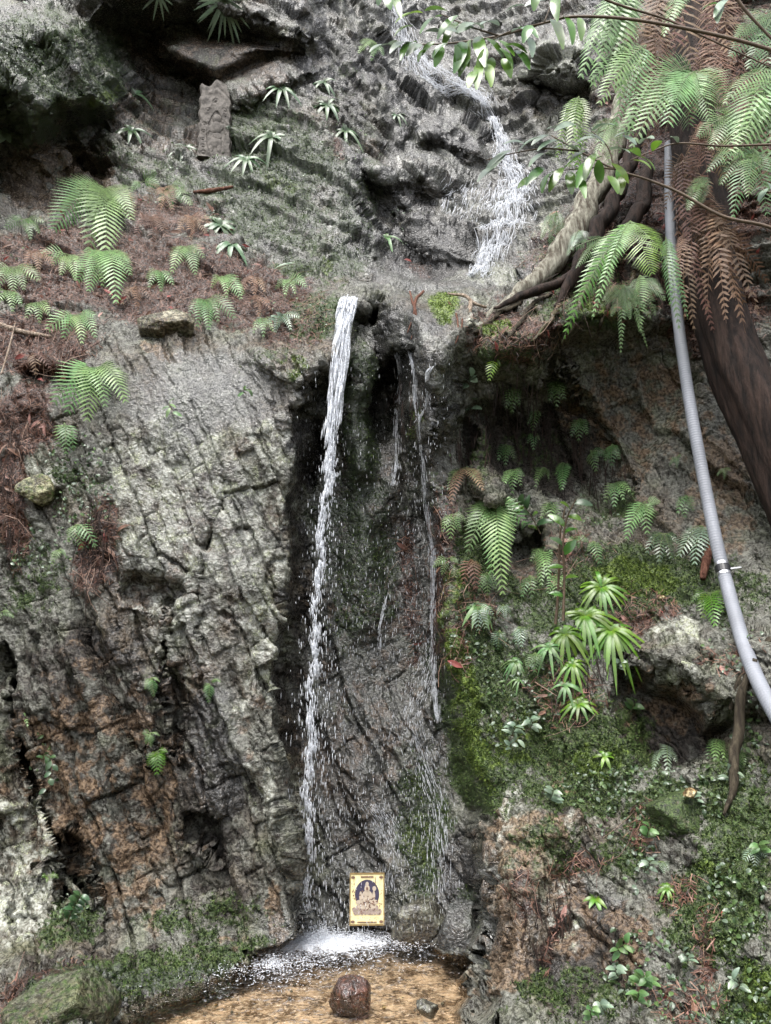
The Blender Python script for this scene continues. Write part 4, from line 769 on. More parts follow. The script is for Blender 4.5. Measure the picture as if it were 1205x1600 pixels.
def fern(px, py, tips, wpx, label, m=None, name='fern', arch=.3, out=.25, near=.0, group=None, rag=0.0, mats=None, cat='fern', thick=.6, roll=.35, npair=None, droop=.12):
    """tips: bearings of the frond ends"""
    p, n = surf_smooth(px, py, 3); b0 = at(px, py, p[1] - near); b0 = b0 + (np.array((0, -.04, .02)))
    root = empty(name, b0); tag(root, label, cat, group); m = m or L_PALE
    sc = np.linalg.norm(b0 - CAM) / FPX
    for q, tp in enumerate(tips):
        d = math.hypot(tp[0] - px, tp[1] - py) * sc; w = (tp[2] if len(tp) > 2 else wpx) * sc
        sp_, _n = surf_smooth(tp[0], tp[1], 3); tip = at(tp[0], tp[1], min(b0[1] - d * rl.uniform(.10, .45), sp_[1] - .05 - .10 * d)); w = min(w * 1.45, .42 * d)
        V, F, nl = frond_geo((0, 0, 0) + b0, tip, w, arch * rl.uniform(.7, 1.2), out, rl.uniform(-roll, roll), npair, droop=droop, rag=rag, thick=thick)
        mi = [0] * nl + [1] * (len(F) - nl); mm = m if not mats else mats[q % len(mats)]
        obj('frond', meshdata('frond', V - b0, F, [mm, STEMG if mm not in (L_DEAD, L_TAN) else mm], False, mi), root)
    return root
def blade(B, d, L, W, droop, n=6, fold=.25, up=(0, 0, 1), grav=0.0):
    """one strap or oval leaf -> V, F; W function of t"""
    B = np.asarray(B, float); d = nrmz(np.asarray(d, float)); up = np.asarray(up, float); side = nrmz(np.cross(d, up)); nn = np.cross(side, d); V = []; F = []
    for i in range(n + 1):
        t = i / n; c = B + d * L * t + nn * L * (.25 * t - (.25 + droop) * t * t) - np.array((0, 0, grav * L * t * t)); w = W(t)
        V += [c - side * w + nn * w * fold, c, c + side * w + nn * w * fold]
    for i in range(n): k = i * 3; F += [(k, k + 1, k + 4, k + 3), (k + 1, k + 2, k + 5, k + 4)]
    return np.array(V), F
LANCE = lambda w: (lambda t: w * (math.sin(math.pi * min(1, t * .92 + .06)) ** .8)); OVAL = lambda w: (lambda t: w * math.sin(math.pi * (t * .94 + .03)) ** .7); STRAP = lambda w: (lambda t: w * (min(1, t * 5 + .3)) * (1 - t ** 3) ** .6)
def rosette(px, py, r, n, wid, label, m, name='rosette_plant', cat='plant', droop=.6, shape=LANCE, lift=.35, near=.02, group=None, leaf='leaf', spread=(0, 2 * math.pi), stem=0):
    """leaves spreading from one centre; r and wid in px"""
    p, nn = surf_smooth(px, py, 3); b0 = at(px, py, p[1] - near); sc = np.linalg.norm(b0 - CAM) / FPX
    root = empty(name, b0); tag(root, label, cat, group)
    axis = nrmz(nrmz(CAM - b0) * 1.0 + np.array((0, 0, lift * 2))); u = nrmz(np.cross(axis, (0, 0, 1.0))); v = np.cross(axis, u)
    for k in range(n):
        a = spread[0] + (spread[1] - spread[0]) * (k + rl.uniform(-.3, .3)) / n; d = u * math.cos(a) + v * math.sin(a) + axis * rl.uniform(.1, .6); L = r * sc * rl.uniform(.75, 1.1)
        V, F = blade((0, 0, 0), d, L, shape(wid * sc * rl.uniform(.85, 1.1)), droop * .5 * rl.uniform(.6, 1.3), up=axis, grav=droop * rl.uniform(.5, .9))
        obj(leaf, meshdata(leaf, V, F, m, True), root)
    if stem:
        mb = MB(); mb.add(*tube([(0, .03, -stem), (0, .01, -stem * .5), (0, 0, 0)], .005, 5)); obj('stem', mb.mesh('stem', STEM), root)
    return root
def sprig(px, py, path, leaves, lpx, wpx, label, m, name='herb', cat='plant', near=.03, group=None, Y=None, stemr=.004, mats=None, hang=.35):
    """stem through bearings `path` with leaves alternating along it"""
    p, nn = surf_smooth(px, py, 3); Y0 = Y if Y else p[1] - near; b0 = at(px, py, Y0); sc = np.linalg.norm(b0 - CAM) / FPX
    root = empty(name, b0); tag(root, label, cat, group)
    pts = [b0] + [at(x, y, Y0 - .02 - .05 * i + (q[0] if q else 0)) for i, (x, y, *q) in enumerate(path)]; S = spline(pts, 40) - b0
    mb = MB(); mb.add(*tube(S, np.linspace(stemr, stemr * .35, 40), 5)); obj('stem', mb.mesh('stem', STEM), root)
    for k in range(leaves):
        i = int(4 + 35 * (k + .5) / leaves); tg = nrmz(S[min(39, i + 1)] - S[i - 1]); tocam = nrmz(CAM - b0 - S[i]); sd = nrmz(np.cross(tg, tocam)) * (1 if k % 2 else -1)
        d = sd * rl.uniform(.6, 1) + tg * rl.uniform(.3, .9) + tocam * rl.uniform(-.1, .5) + np.array((0, 0, -hang * rl.uniform(0, 1)))
        V, F = blade(S[i], d, lpx * sc * rl.uniform(.7, 1.1), OVAL(wpx * .78 * sc * rl.uniform(.75, 1.1)), rl.uniform(.1, .4), up=nrmz(tocam * rl.uniform(.4, 1) + np.array((rl.uniform(-.4, .4), 0, rl.uniform(.3, 1)))))
        mm = m if not mats else mats[rl.randint(len(mats))]; obj('leaf', meshdata('leaf', V, F, mm, True), root)
    return root

# ---- ferns of the litter slope, left
fern(165, 302, [(82, 362), (98, 335), (207, 352), (200, 322), (150, 372), (138, 398), (165, 402), (115, 315), (178, 330)], 30, 'largest pale fern arching over the leaf litter under the dark hollow')
fern(110, 405, [(64, 398), (80, 415), (118, 440), (132, 425), (95, 432)], 20, 'small pale fern just below the largest fern, on its left')
fern(165, 402, [(120, 442), (138, 458), (205, 432), (204, 412), (182, 478), (160, 450), (150, 408)], 22, 'wide pale fern at the lower right foot of the largest fern')
fern(22, 425, [(-8, 452), (62, 440), (38, 455), (-12, 428), (20, 462)], 20, 'pale fern at the left picture edge, upper of the pair there')
fern(14, 462, [(-10, 478), (35, 480), (20, 490), (-8, 462)], 18, 'pale fern at the left picture edge, lower of the pair there')
fern(292, 392, [(268, 428), (320, 405), (306, 432), (274, 402), (300, 390)], 16, 'lone pale fern in the middle of the leaf litter slope')
fern(346, 440, [(378, 470), (330, 452), (372, 452), (382, 462), (355, 468)], 15, 'feathery pale fern above the yellow boulder, upper of two')
fern(322, 476, [(294, 496), (308, 514), (342, 506), (368, 500), (326, 518), (334, 478)], 17, 'bright fern beside the yellow boulder on its right', L_MID)
fern(122, 500, [(72, 518), (98, 532), (150, 530), (152, 496), (128, 540), (86, 504)], 20, 'pale fern with ragged fronds above the dark rock ledge')
fern(150, 580, [(82, 634), (104, 650), (198, 632), (190, 604), (136, 662), (112, 600), (165, 640)], 26, 'silvery green fern drooping over the top left of the grey buttress')
fern(104, 668, [(90, 702), (116, 704), (103, 714), (94, 690)], 11, 'small bright fern hanging under the silvery green fern', L_MID)
fern(40, 350, [(8, 358), (70, 348), (48, 376), (20, 342), (62, 366)], 13, 'small dark fern at the mouth of the dark hollow', L_MID)
fern(222, 292, [(205, 300), (245, 268), (250, 292), (208, 285)], 11, 'small fern with one upright frond on the slope below the carved stele', L_PALE)
fern(258, 300, [(225, 318), (285, 310), (250, 330), (290, 292), (270, 335), (300, 322)], 14, 'half withered tan fern on the slope below the carved stele', None, rag=.2, mats=[L_TAN, L_PALE])
fern(240, 345, [(210, 375), (262, 378), (238, 390), (280, 365)], 13, 'withered brown fern lying in the litter above the lone pale fern', L_DEAD, rag=.2)
fern(440, 500, [(415, 512), (455, 518), (470, 496), (430, 522)], 13, 'small leafy fern left of the waterfall lip', L_GREY)
fern(450, 445, [(430, 452), (480, 450), (462, 462), (445, 468), (478, 440)], 12, 'low pale fern on the mossy shelf above the lip', L_PALE)
fern(240, 1064, [(226, 1078), (240, 1090), (250, 1066)], 10, 'tiny fern growing from a crack high in the brown slabs', L_MID)
fern(330, 1072, [(345, 1066), (326, 1100), (318, 1082)], 9, 'tiny fern on the dark wet bulge of the left wall', L_MID)
fern(238, 1150, [(222, 1146), (236, 1168), (250, 1150), (228, 1164)], 10, 'small bright fern above the leafy tuft on the brown slabs', L_MID)
fern(248, 1178, [(230, 1198), (262, 1176), (245, 1214), (236, 1186), (258, 1198), (252, 1210)], 12, 'bright leafy tuft of fern hanging on the brown slabs', L_BRIGHT)
fern(122, 826, [(106, 850), (134, 836), (150, 858), (128, 860), (110, 838)], 12, 'small green fern in the creeper patch on the left wall', L_MID)
fern(98, 864, [(80, 884), (104, 872), (88, 872)], 8, 'tiny fern at the bottom of the creeper patch on the left wall', L_MID)
fern(6, 962, [(22, 966), (-4, 972), (14, 956)], 10, 'tiny bright fern at the left edge over the vertical crack', L_MID)
fern(34, 1128, [(44, 1138), (30, 1142), (40, 1120)], 9, 'single tiny fern beside the long vertical crack', L_MID)
fern(78, 1372, [(66, 1368), (92, 1372), (74, 1380)], 8, 'tiny bright fern at the dark crack near the foot of the left wall', L_BRIGHT)
fern(590, 76, [(572, 72), (600, 88), (580, 96), (560, 84)], 12, 'pale fern on the dark rock left of the upper cascade', L_PALE)
for px, py, tips, w, lab, m in ((400, 470, [(380, 490), (425, 486), (405, 498), (372, 476)], 13, 'withered brown fern in the litter left of the waterfall lip', L_DEAD), (215, 455, [(190, 478), (240, 474), (215, 486)], 13, 'withered brown fern under the wide pale fern', L_DEAD), (60, 400, [(38, 420), (84, 418), (60, 428)], 12, 'withered tan fern near the left picture edge', L_TAN), (300, 345, [(278, 368), (322, 366), (298, 378), (330, 350)], 14, 'withered tan fern at the top of the litter slope', L_TAN), (55, 560, [(32, 582), (80, 578), (56, 590)], 12, 'withered brown fern on the dark rock ledge at the left', L_DEAD), (395, 440, [(375, 462), (415, 458), (398, 468)], 12, 'withered tan fern above the two ferns by the boulder', L_TAN),
  (250, 430, [(232, 452), (272, 448), (252, 458), (228, 436)], 13, 'small pale fern left of the lone fern on the slope', L_PALE), (410, 505, [(395, 524), (428, 520), (412, 530)], 11, 'small green fern near the rim of the buttress', L_MID), (60, 480, [(40, 500), (80, 496), (62, 508)], 12, 'small pale fern right of the pair at the left edge', L_PALE), (265, 305, [(248, 318), (285, 318), (268, 328)], 11, 'small green fern among withered fronds below the stele', L_MID)):
    fern(px, py, tips, w, lab, m, rag=.15 if m in (L_DEAD, L_TAN) else 0)
# ---- ferns of the right slope
fern(772, 790, [(732, 828), (730, 868), (802, 846), (792, 882), (786, 934), (822, 822), (768, 902), (744, 806), (812, 800)], 22, 'large green fern with long drooping fronds right of the recess', L_PALE, mats=[L_PALE, L_MID])
fern(722, 738, [(700, 768), (756, 768), (738, 746), (704, 792), (748, 756)], 13, 'yellowing arching fern at the edge of the recess', L_PALE, mats=[L_PALE, L_TAN])
fern(838, 648, [(824, 664), (846, 650), (832, 676)], 10, 'small fern high on the rootlets inside the shaded den, upper one', L_MID)
fern(832, 682, [(824, 694), (844, 688), (834, 706)], 9, 'small fern high on the rootlets inside the shaded den, lower one', L_MID)
fern(852, 738, [(836, 764), (858, 750), (842, 742)], 11, 'dark green fern in the den, left of the pair above the sapling', L_MID)
fern(880, 730, [(878, 768), (892, 734), (868, 744)], 13, 'glossy fern in the den, right of the pair above the sapling', L_MID)
fern(845, 862, [(828, 880), (864, 868), (858, 908), (846, 918)], 12, 'fern behind the thin sapling stems', L_PALE)
fern(826, 905, [(815, 936), (832, 938), (838, 912)], 11, 'dark fern low on the left of the sapling stems', L_MID)
fern(898, 845, [(884, 852), (920, 848), (905, 858)], 9, 'small fern on the ledge right of the sapling', L_MID)
fern(925, 852, [(938, 884), (918, 862), (940, 862)], 11, 'hanging fern above the bright moss cushion', L_MID)
fern(1005, 790, [(978, 846), (1012, 838), (1032, 786), (990, 822), (1018, 812)], 14, 'green fern on the ledge under the overhang, left of three', L_PALE)
fern(1035, 840, [(1010, 868), (1050, 876), (1030, 882), (1060, 850), (1015, 846)], 15, 'dark fern on the ledge under the overhang, middle of three', L_DARK)
fern(1095, 828, [(1060, 872), (1085, 886), (1108, 846), (1068, 846), (1102, 872)], 17, 'silvery fern beside the hose on the ledge, right of three', L_GREY)
fern(1105, 932, [(1080, 942), (1136, 942), (1118, 982), (1098, 970), (1130, 962), (1090, 958)], 16, 'vivid green fern left of the hose below its black clamp', L_BRIGHT)
fern(1055, 720, [(1046, 728), (1064, 712), (1058, 732)], 8, 'tiny fern on the shaded wall left of the hose', L_MID)
fern(1130, 738, [(1120, 744), (1142, 736), (1132, 750)], 8, 'tiny fern on the ochre wall right of the hose', L_MID)
fern(772, 568, [(764, 598), (782, 572), (770, 584)], 12, 'bright fern hanging from the root mat lip', L_BRIGHT)
fern(920, 710, [(932, 740), (948, 712), (936, 722)], 9, 'leafy sprout on the roots at the back of the den', L_MID)
fern(700, 878, [(676, 888), (716, 880), (690, 900)], 10, 'pale feathery fern left of the brown dead fronds', L_PALE)
fern(735, 880, [(724, 918), (745, 925), (735, 900), (752, 905)], 12, 'brown dead fern hanging below the large green fern', L_DEAD, name='dead_fern')
fern(745, 955, [(760, 985), (748, 990), (772, 962)], 11, 'small fern below the strap leaved tuft at the recess edge', L_GREY)
fern(785, 950, [(776, 962), (798, 958), (790, 968)], 9, 'tiny pale fern at the tip of the large green fern', L_GREY)
fern(812, 985, [(806, 1010), (824, 1000), (815, 1014), (800, 995)], 11, 'dark small fern among litter left of the glossy rosettes', L_GREY)
fern(780, 990, [(768, 1010), (790, 1008), (778, 1018)], 11, 'darker small fern among litter next to the recess', L_DARK)
fern(1040, 1180, [(1020, 1205), (1045, 1215), (1058, 1192), (1026, 1188)], 12, 'fern in front of the small cave, left of two', L_GREY)
fern(1120, 1165, [(1105, 1190), (1132, 1188), (1118, 1200)], 11, 'fern in front of the small cave, right of two', L_MID)
fern(1068, 1255, [(1058, 1282), (1080, 1260), (1070, 1290)], 10, 'small fern growing on the mossy boulder', L_MID)
fern(1030, 1350, [(1045, 1362), (1020, 1356), (1038, 1366)], 9, 'small fern beside the red fallen leaf', L_GREY)
fern(1175, 1330, [(1160, 1350), (1198, 1340), (1180, 1356), (1165, 1330)], 12, 'grey green fern on the mossy bank at the right edge', L_GREY)
for px, py, tips, w, lab, m in ((800, 612, [(790, 640), (812, 636), (800, 648)], 10, 'small fern under the middle of the root mat lip', L_MID), (868, 600, [(858, 630), (882, 626), (870, 640)], 10, 'small fern hanging where the root mat meets the overhang', L_MID), (905, 660, [(892, 684), (918, 680), (904, 692)], 10, 'dark fern on the back wall of the den', L_MID), (800, 740, [(785, 765), (815, 762), (800, 775), (820, 745)], 13, 'green fern above the large fern in the den', L_PALE), (790, 700, [(778, 722), (804, 718), (790, 730)], 10, 'little fern on the mossy column in the den', L_MID),
  (960, 760, [(945, 788), (975, 784), (960, 796), (985, 770)], 13, 'fern at the right end of the den', L_PALE), (860, 790, [(845, 812), (875, 815), (862, 822)], 11, 'fern half hidden behind the sapling leaves', L_MID), (705, 810, [(690, 835), (720, 832), (704, 846), (728, 815)], 12, 'fern clinging to the edge of the recess above the dead fern', L_PALE), (955, 700, [(945, 722), (968, 720), (956, 732)], 9, 'little fern on the overhang wall right of the den', L_MID), (760, 900, [(748, 926), (775, 922), (762, 934)], 11, 'fern at the left foot of the large green fern', L_MID),
  (1070, 780, [(1058, 806), (1084, 800), (1070, 812)], 11, 'fern on the wall just left of the hose', L_MID), (870, 905, [(855, 930), (884, 926), (868, 938)], 11, 'fern at the foot of the saplings', L_PALE), (780, 850, [(765, 876), (795, 880), (782, 888)], 11, 'short fern in the shade of the large green fern', L_MID), (835, 1025, [(822, 1048), (848, 1046), (836, 1054)], 10, 'small fern left of the drooping rosette', L_MID), (1150, 1180, [(1138, 1200), (1164, 1198), (1150, 1208)], 10, 'small fern beside the bare root at the cave', L_MID)):
    fern(px, py, tips, w, lab, m)
# ---- strap ferns round the stele
SG = 'strap leaved ferns around the stele'
for px, py, r, n, w, lab, m in ((440, 140, 26, 7, 4.5, 'strap leaved fern on the rock arch right of the stele, upper left one', L_STRAP), (512, 165, 26, 7, 4.5, 'strap leaved fern on a ledge between stele and upper cascade', L_STRAP), (540, 205, 26, 6, 4.5, 'pale strap fern over a brown root patch left of the cascade', L_STRAP),
  (425, 215, 30, 6, 5, 'arching strap fern on mossy rock right of the stele, upper of two', L_STRAP), (385, 250, 26, 7, 5, 'strap fern at the right foot of the stele', L_STRAP), (205, 205, 22, 6, 5, 'dark strap fern in the corner left of the folded strata', L_DARK), (210, 148, 22, 3, 5, 'single pale strap fern under the mossy overhang tip', L_STRAP),
  (345, 352, 32, 8, 7, 'big strap leaved clump at the top of the leaf litter slope', L_STRAP), (362, 382, 28, 6, 7, 'lower strap leaved clump hanging beside the litter slope', L_STRAP), (462, 418, 30, 8, 5, 'pale strap fern in the mossy pocket above the lip', L_STRAP), (505, 130, 20, 5, 4, 'small strap fern under the upper rock edge', L_STRAP), (605, 372, 20, 5, 4, 'small strap fern in the gully left of the lower cascade', L_MID), (290, 232, 24, 6, 4, 'dark strap fern at the left foot of the stele', L_DARK), (620, 180, 16, 5, 3, 'tiny strap fern on the rock left of the cascade bend', L_STRAP)):
    rosette(px, py, r * 1.25, n + 2, w * .62, lab, m, 'strap_fern', 'fern', .75, STRAP, .5, group=SG)
rosette(350, 2, 34, 22, 2.2, 'grassy tuft hanging from the brow of the rock at the top', L_GREY, 'grass_tuft', 'grass', .9, STRAP, -.1)
rosette(248, -8, 22, 10, 1.8, 'thin grassy tuft at the top edge left of the larger tuft', L_GREY, 'grass_tuft', 'grass', .9, STRAP, -.1)
sprig(38, -10, [(34, 20), (30, 45), (28, 66)], 14, 22, 6, 'hanging cluster of pale oval leaves at the top left corner', L_GREY, 'hanging_plant', hang=.9)
sprig(2, 195, [(4, 205), (6, 215)], 4, 20, 7, 'two pale leaves at the left edge under the mossy overhang', L_GREY, 'hanging_plant', hang=.9)
# ---- glossy rosettes and herbs, right slope
for px, py, r, n, w, lab, m, dr in ((a_, b_, c_ * .98, int(d_ * 1.5), e_ * .55, f_, g_, h_) for a_, b_, c_, d_, e_, f_, g_, h_ in ((940, 918, 46, 15, 5.5, 'bright glossy rosette, topmost of the cluster on the right slope', L_BRIGHT, .5), (915, 962, 56, 18, 6.5, 'large bright glossy rosette in the middle of the cluster', L_BRIGHT, .75), (955, 985, 54, 18, 6.5, 'large bright glossy rosette at the lower right of the cluster', L_BRIGHT, .8), (882, 990, 44, 12, 6, 'bright glossy rosette at the lower left of the cluster', L_BRIGHT, .8),
  (806, 1034, 26, 11, 4, 'small rosette of narrow leaves on the mossy slope left of the cluster', L_MID, .7), (858, 1012, 30, 8, 4.5, 'loose rosette between the cluster and the recess', L_MID, .7), (895, 1038, 32, 9, 5, 'drooping rosette just under the cluster', L_BRIGHT, .8), (905, 1100, 34, 9, 5, 'star shaped rosette on the mossy slope below the cluster', L_BRIGHT, .55), (884, 1072, 26, 6, 4.5, 'small rosette above the star shaped one', L_MID, .6),
  (945, 1182, 20, 4, 5.5, 'seedling with few broad bright leaves left of the small cave', L_BRIGHT, .4), (930, 1404, 20, 5, 5.5, 'seedling with spread bright leaves on the bare dark rock', L_BRIGHT, .3), (812, 1062, 18, 6, 3, 'tiny rosette of curved leaves under the small rosette', L_MID, .6), (1042, 1388, 16, 8, 3, 'tiny bright whorl on the lower right slope', L_BRIGHT, .4))):
    rosette(px, py, r, n, w, lab, m, 'rosette_plant', 'plant', dr * 1.25, group='glossy rosettes on the right slope', lift=.4, stem=.06)
rosette(748, 948, 34, 10, 4.5, 'strap leaved tuft with curved leaves at the recess edge', L_MID, 'strap_tuft', 'plant', .8, STRAP, .5)
HG = 'small leafy herbs on the right slope'
for px, py, n, l, w, lab, m in ((800, 1150, 9, 17, 4.5, 'pale glossy herb on the moss right of the recess, left of two', L_GREY), (826, 1140, 8, 16, 4.5, 'pale glossy herb on the moss right of the recess, right of two', L_GREY), (802, 1172, 6, 14, 4, 'pale glossy herb hanging under the pair on the moss', L_GREY), (858, 1252, 9, 16, 5, 'pale herb on the moss above the ochre rock', L_GREY), (965, 1050, 8, 13, 4.5, 'small leafy herb at the upper left rim of the small cave', L_GREY), (992, 1062, 8, 15, 5, 'pale leafy herb hanging over the small cave', L_GREY),
  (985, 1112, 5, 14, 5, 'few leaved herb on the left wall of the small cave', L_MID), (1085, 1256, 7, 14, 4, 'pale herb on the mossy boulder', L_GREY), (1140, 1222, 8, 14, 4, 'pale herb right of the small cave', L_GREY), (1190, 1335, 9, 16, 4.5, 'leafy herb on the mossy bank at the right edge', L_MID), (972, 1490, 7, 15, 5.5, 'herb on the dark lower rock, upper of its group', L_MID), (968, 1528, 6, 14, 5, 'herb on the dark lower rock, left of its group', L_GREY), (1000, 1540, 10, 16, 5.5, 'leafiest herb on the dark lower rock', L_MID), (1014, 1542, 6, 14, 5, 'herb on the dark lower rock, right of its group', L_MID),
  (992, 1566, 8, 15, 5, 'herb on the dark lower rock, lowest of its group', L_MID), (945, 1582, 8, 15, 5, 'herb at the lower edge under the dark rock, left one', L_GREY), (1150, 1546, 8, 14, 4, 'herb near the bottom right corner', L_GREY), (1010, 1310, 7, 15, 6, 'broad leaved seedling beside the litter strip', L_MID), (1010, 1360, 6, 14, 5, 'small herb under the broad leaved seedling', L_GREY), (1075, 1505, 8, 12, 4, 'small herb on the lower right slope', L_GREY), (925, 1590, 6, 14, 5, 'herb at the bottom edge near the pool', L_MID), (735, 604, 5, 18, 7, 'pale leaved sprout on the lip beside the wet bulge', L_GREY), (735, 645, 5, 20, 8, 'pale sprout with two broad leaves under the lip', L_GREY)):
    sprig(px, py, [(px + rl.uniform(-6, 6), py - 8), (px + rl.uniform(-10, 10), py - 18)], n, l, w, lab, m, 'herb', group=HG, stemr=.003)
sprig(868, 975, [(872, 930), (874, 870), (876, 830), (884, 790)], 0, 10, 4, 'bare thin sapling stem rising left of the glossy rosettes', L_GLOSS, 'sapling', 'sapling', .12, stemr=.011)
sprig(880, 970, [(882, 900), (880, 850), (886, 810), (900, 780)], 10, 28, 9, 'thin sapling with glossy leaves in front of the den', L_GLOSS, 'sapling', 'sapling', .18, stemr=.010, mats=[L_GLOSS, L_DARK])
sprig(845, 835, [(835, 815), (822, 795), (808, 785)], 9, 24, 8, 'leafy twig left of the thin sapling', L_GLOSS, 'sapling', 'sapling', .14, stemr=.005, mats=[L_GLOSS, L_DARK])
sprig(105, 1440, [(112, 1425), (120, 1410), (128, 1398)], 18, 13, 5, 'leafy green clump at the foot of the left wall crack', L_DARK, 'herb', 'plant')
sprig(65, 1190, [(72, 1180), (82, 1195), (70, 1240)], 10, 12, 5, 'trailing herb along the vertical crack', L_DARK, 'herb', 'plant')
sprig(455, 500, [(440, 498), (425, 505)], 10, 14, 4.5, 'pale leafy herb left of the waterfall lip', L_GREY, 'herb', 'plant')
sprig(270, 640, [(264, 632), (272, 648)], 5, 16, 4, 'small strap leaved sprout on the grey buttress', L_MID, 'herb', 'plant')
sprig(385, 615, [(380, 610), (392, 608)], 4, 14, 4, 'tiny sprout near the upper right of the grey buttress', L_MID, 'herb', 'plant')

# ================================================================= THE TREE, ROOTS, DEAD FRONDS
def bark_mat(name, lo, hi, sc=9):
    m, nt, N, L, bs = mat(name); tcn = N.new('ShaderNodeNewGeometry'); mp = N.new('ShaderNodeMapping'); mp.inputs['Scale'].default_value = (sc * 3, sc * 3, sc * .45); mp.inputs['Rotation'].default_value = (0, R(-24), 0); L.new(tcn.outputs['Position'], mp.inputs['Vector'])
    n = N.new('ShaderNodeTexNoise'); n.inputs['Scale'].default_value = 1; n.inputs['Detail'].default_value = 5; n.inputs['Roughness'].default_value = .65; L.new(mp.outputs[0], n.inputs['Vector'])
    cr = N.new('ShaderNodeMix'); cr.data_type = 'RGBA'; cr.inputs['A'].default_value = (*lo, 1); cr.inputs['B'].default_value = (*hi, 1); mr = N.new('ShaderNodeMapRange'); mr.inputs['From Min'].default_value = .38; mr.inputs['From Max'].default_value = .66; L.new(n.outputs['Fac'], mr.inputs['Value']); L.new(mr.outputs[0], cr.inputs['Factor'])
    L.new(cr.outputs['Result'], bs.inputs['Base Color']); bs.inputs['Roughness'].default_value = .8; bs.inputs['Specular IOR Level'].default_value = .2; bp = N.new('ShaderNodeBump'); bp.inputs['Strength'].default_value = .9; bp.inputs['Distance'].default_value = .03; L.new(n.outputs['Fac'], bp.inputs['Height']); L.new(bp.outputs[0], bs.inputs['Normal']); return m
BARK = bark_mat('bark_dark', (.008, .0055, .0045), (.042, .026, .020)); BARK2 = bark_mat('bark_grey', (.075, .062, .046), (.34, .33, .27), 12); BARKR = bark_mat('bark_root', (.022, .017, .012), (.080, .066, .044), 14); PALER = bark_mat('bark_pale_root', (.20, .15, .11), (.42, .34, .27), 20); ORR = bark_mat('bark_orange_root', (.085, .036, .024), (.19, .090, .060), 20)
BARKM = rock_material('bark_mossy_root', False, (.8, .65, .5), {'moss': .35, 'dark': .3, 'litter': .3})
tr = at(1215, 820, 4.75); tree = empty('leaning_tree', tr); tag(tree, 'dark leaning tree trunk with spreading roots behind the ferns on the right', 'tree')
tinv = Matrix.Translation(-Vector(tr))
def limb(nm, pts, rad, m, seg=14, n=60, rough=.10, wig=1.0):
    q = spline([at(*p) for p in pts], n); wv_ = fbm(q * 5 + sum(rad) * 7, 2, 420); wv2 = fbm(q * 5 + 40, 2, 421); q = q + np.stack([wv_, 0 * wv_, wv2], 1) * min(.05, 1.1 * max(rad)) * wig; rr = np.interp(np.linspace(0, 1, n), np.linspace(0, 1, len(rad)), rad)
    V, F = tube(q, rr, seg); c = np.repeat(q, seg, axis=0); d = V - c; ang = np.tile(np.linspace(0, 2 * np.pi, seg, endpoint=False), n); t = np.repeat(np.linspace(0, 1, n), seg)
    k = 1 + rough * np.sin(ang * 3 + t * 4) * .6 + rough * .28 * np.abs(np.sin(ang * seg * .25 + 3 * fbm(np.stack([ang * .5, t * 6, 0 * t], 1), 2, 410))) + rough * 1.3 * fbm(np.stack([np.cos(ang) * 1.7, np.sin(ang) * 1.7, t * 5 + sum(rad) * 31], 1), 3, 400); V = c + d * k[:, None]
    o = obj(nm, meshdata(nm, V, F, m, True), tree); o.matrix_parent_inverse = tinv; return o
limb('trunk', [(1330, 930, 4.55), (1262, 800, 4.68), (1204, 680, 4.80), (1156, 580, 4.92), (1122, 480, 5.05), (1100, 380, 5.2), (1085, 250, 5.4), (1070, 100, 5.6), (1060, -80, 5.8), (1050, -260, 6.0)], [.20, .19, .18, .175, .17, .17, .17, .16, .15, .14], BARK, 48, 140, .20, 0)
limb('root', [(1275, 830, 4.52), (1215, 690, 4.66), (1172, 580, 4.80), (1140, 490, 4.93), (1115, 400, 5.1)], [.03, .035, .03, .03, .03], BARK, 10, 60)
limb('root', [(752, 505, 5.32), (800, 466, 5.45), (848, 428, 5.62), (890, 372, 5.72), (925, 310, 5.85), (955, 240, 5.98), (985, 150, 6.1), (1020, 30, 6.2)], [.03, .05, .075, .10, .10, .10, .11, .12], BARK2, 20, 90, .12)
limb('root', [(868, 480, 5.28), (890, 440, 5.40), (915, 395, 5.50), (940, 350, 5.60), (965, 300, 5.72), (985, 250, 5.85), (1010, 160, 6.0)], [.010, .045, .060, .062, .06, .06, .06], BARK, 16, 80, .12)
limb('root', [(925, 430, 5.42), (960, 385, 5.52), (990, 350, 5.58), (1005, 312, 5.65), (1010, 270, 5.75)], [.012, .045, .06, .06, .055], BARK, 16, 60, .12)
limb('root', [(770, 482, 5.28), (800, 468, 5.30), (840, 455, 5.34), (880, 436, 5.42), (905, 425, 5.5)], [.008, .028, .036, .034, .03], BARK, 12, 50, .14)
def rootline(pts, r0, r1, m):
    return limb('root', [(x, y, surf_smooth(x, y, 3)[0][1] - .02 - r0 * .5) for x, y in pts], [r0, (r0 + r1) / 2, r1], m, 8, 40, .25, 1.6)
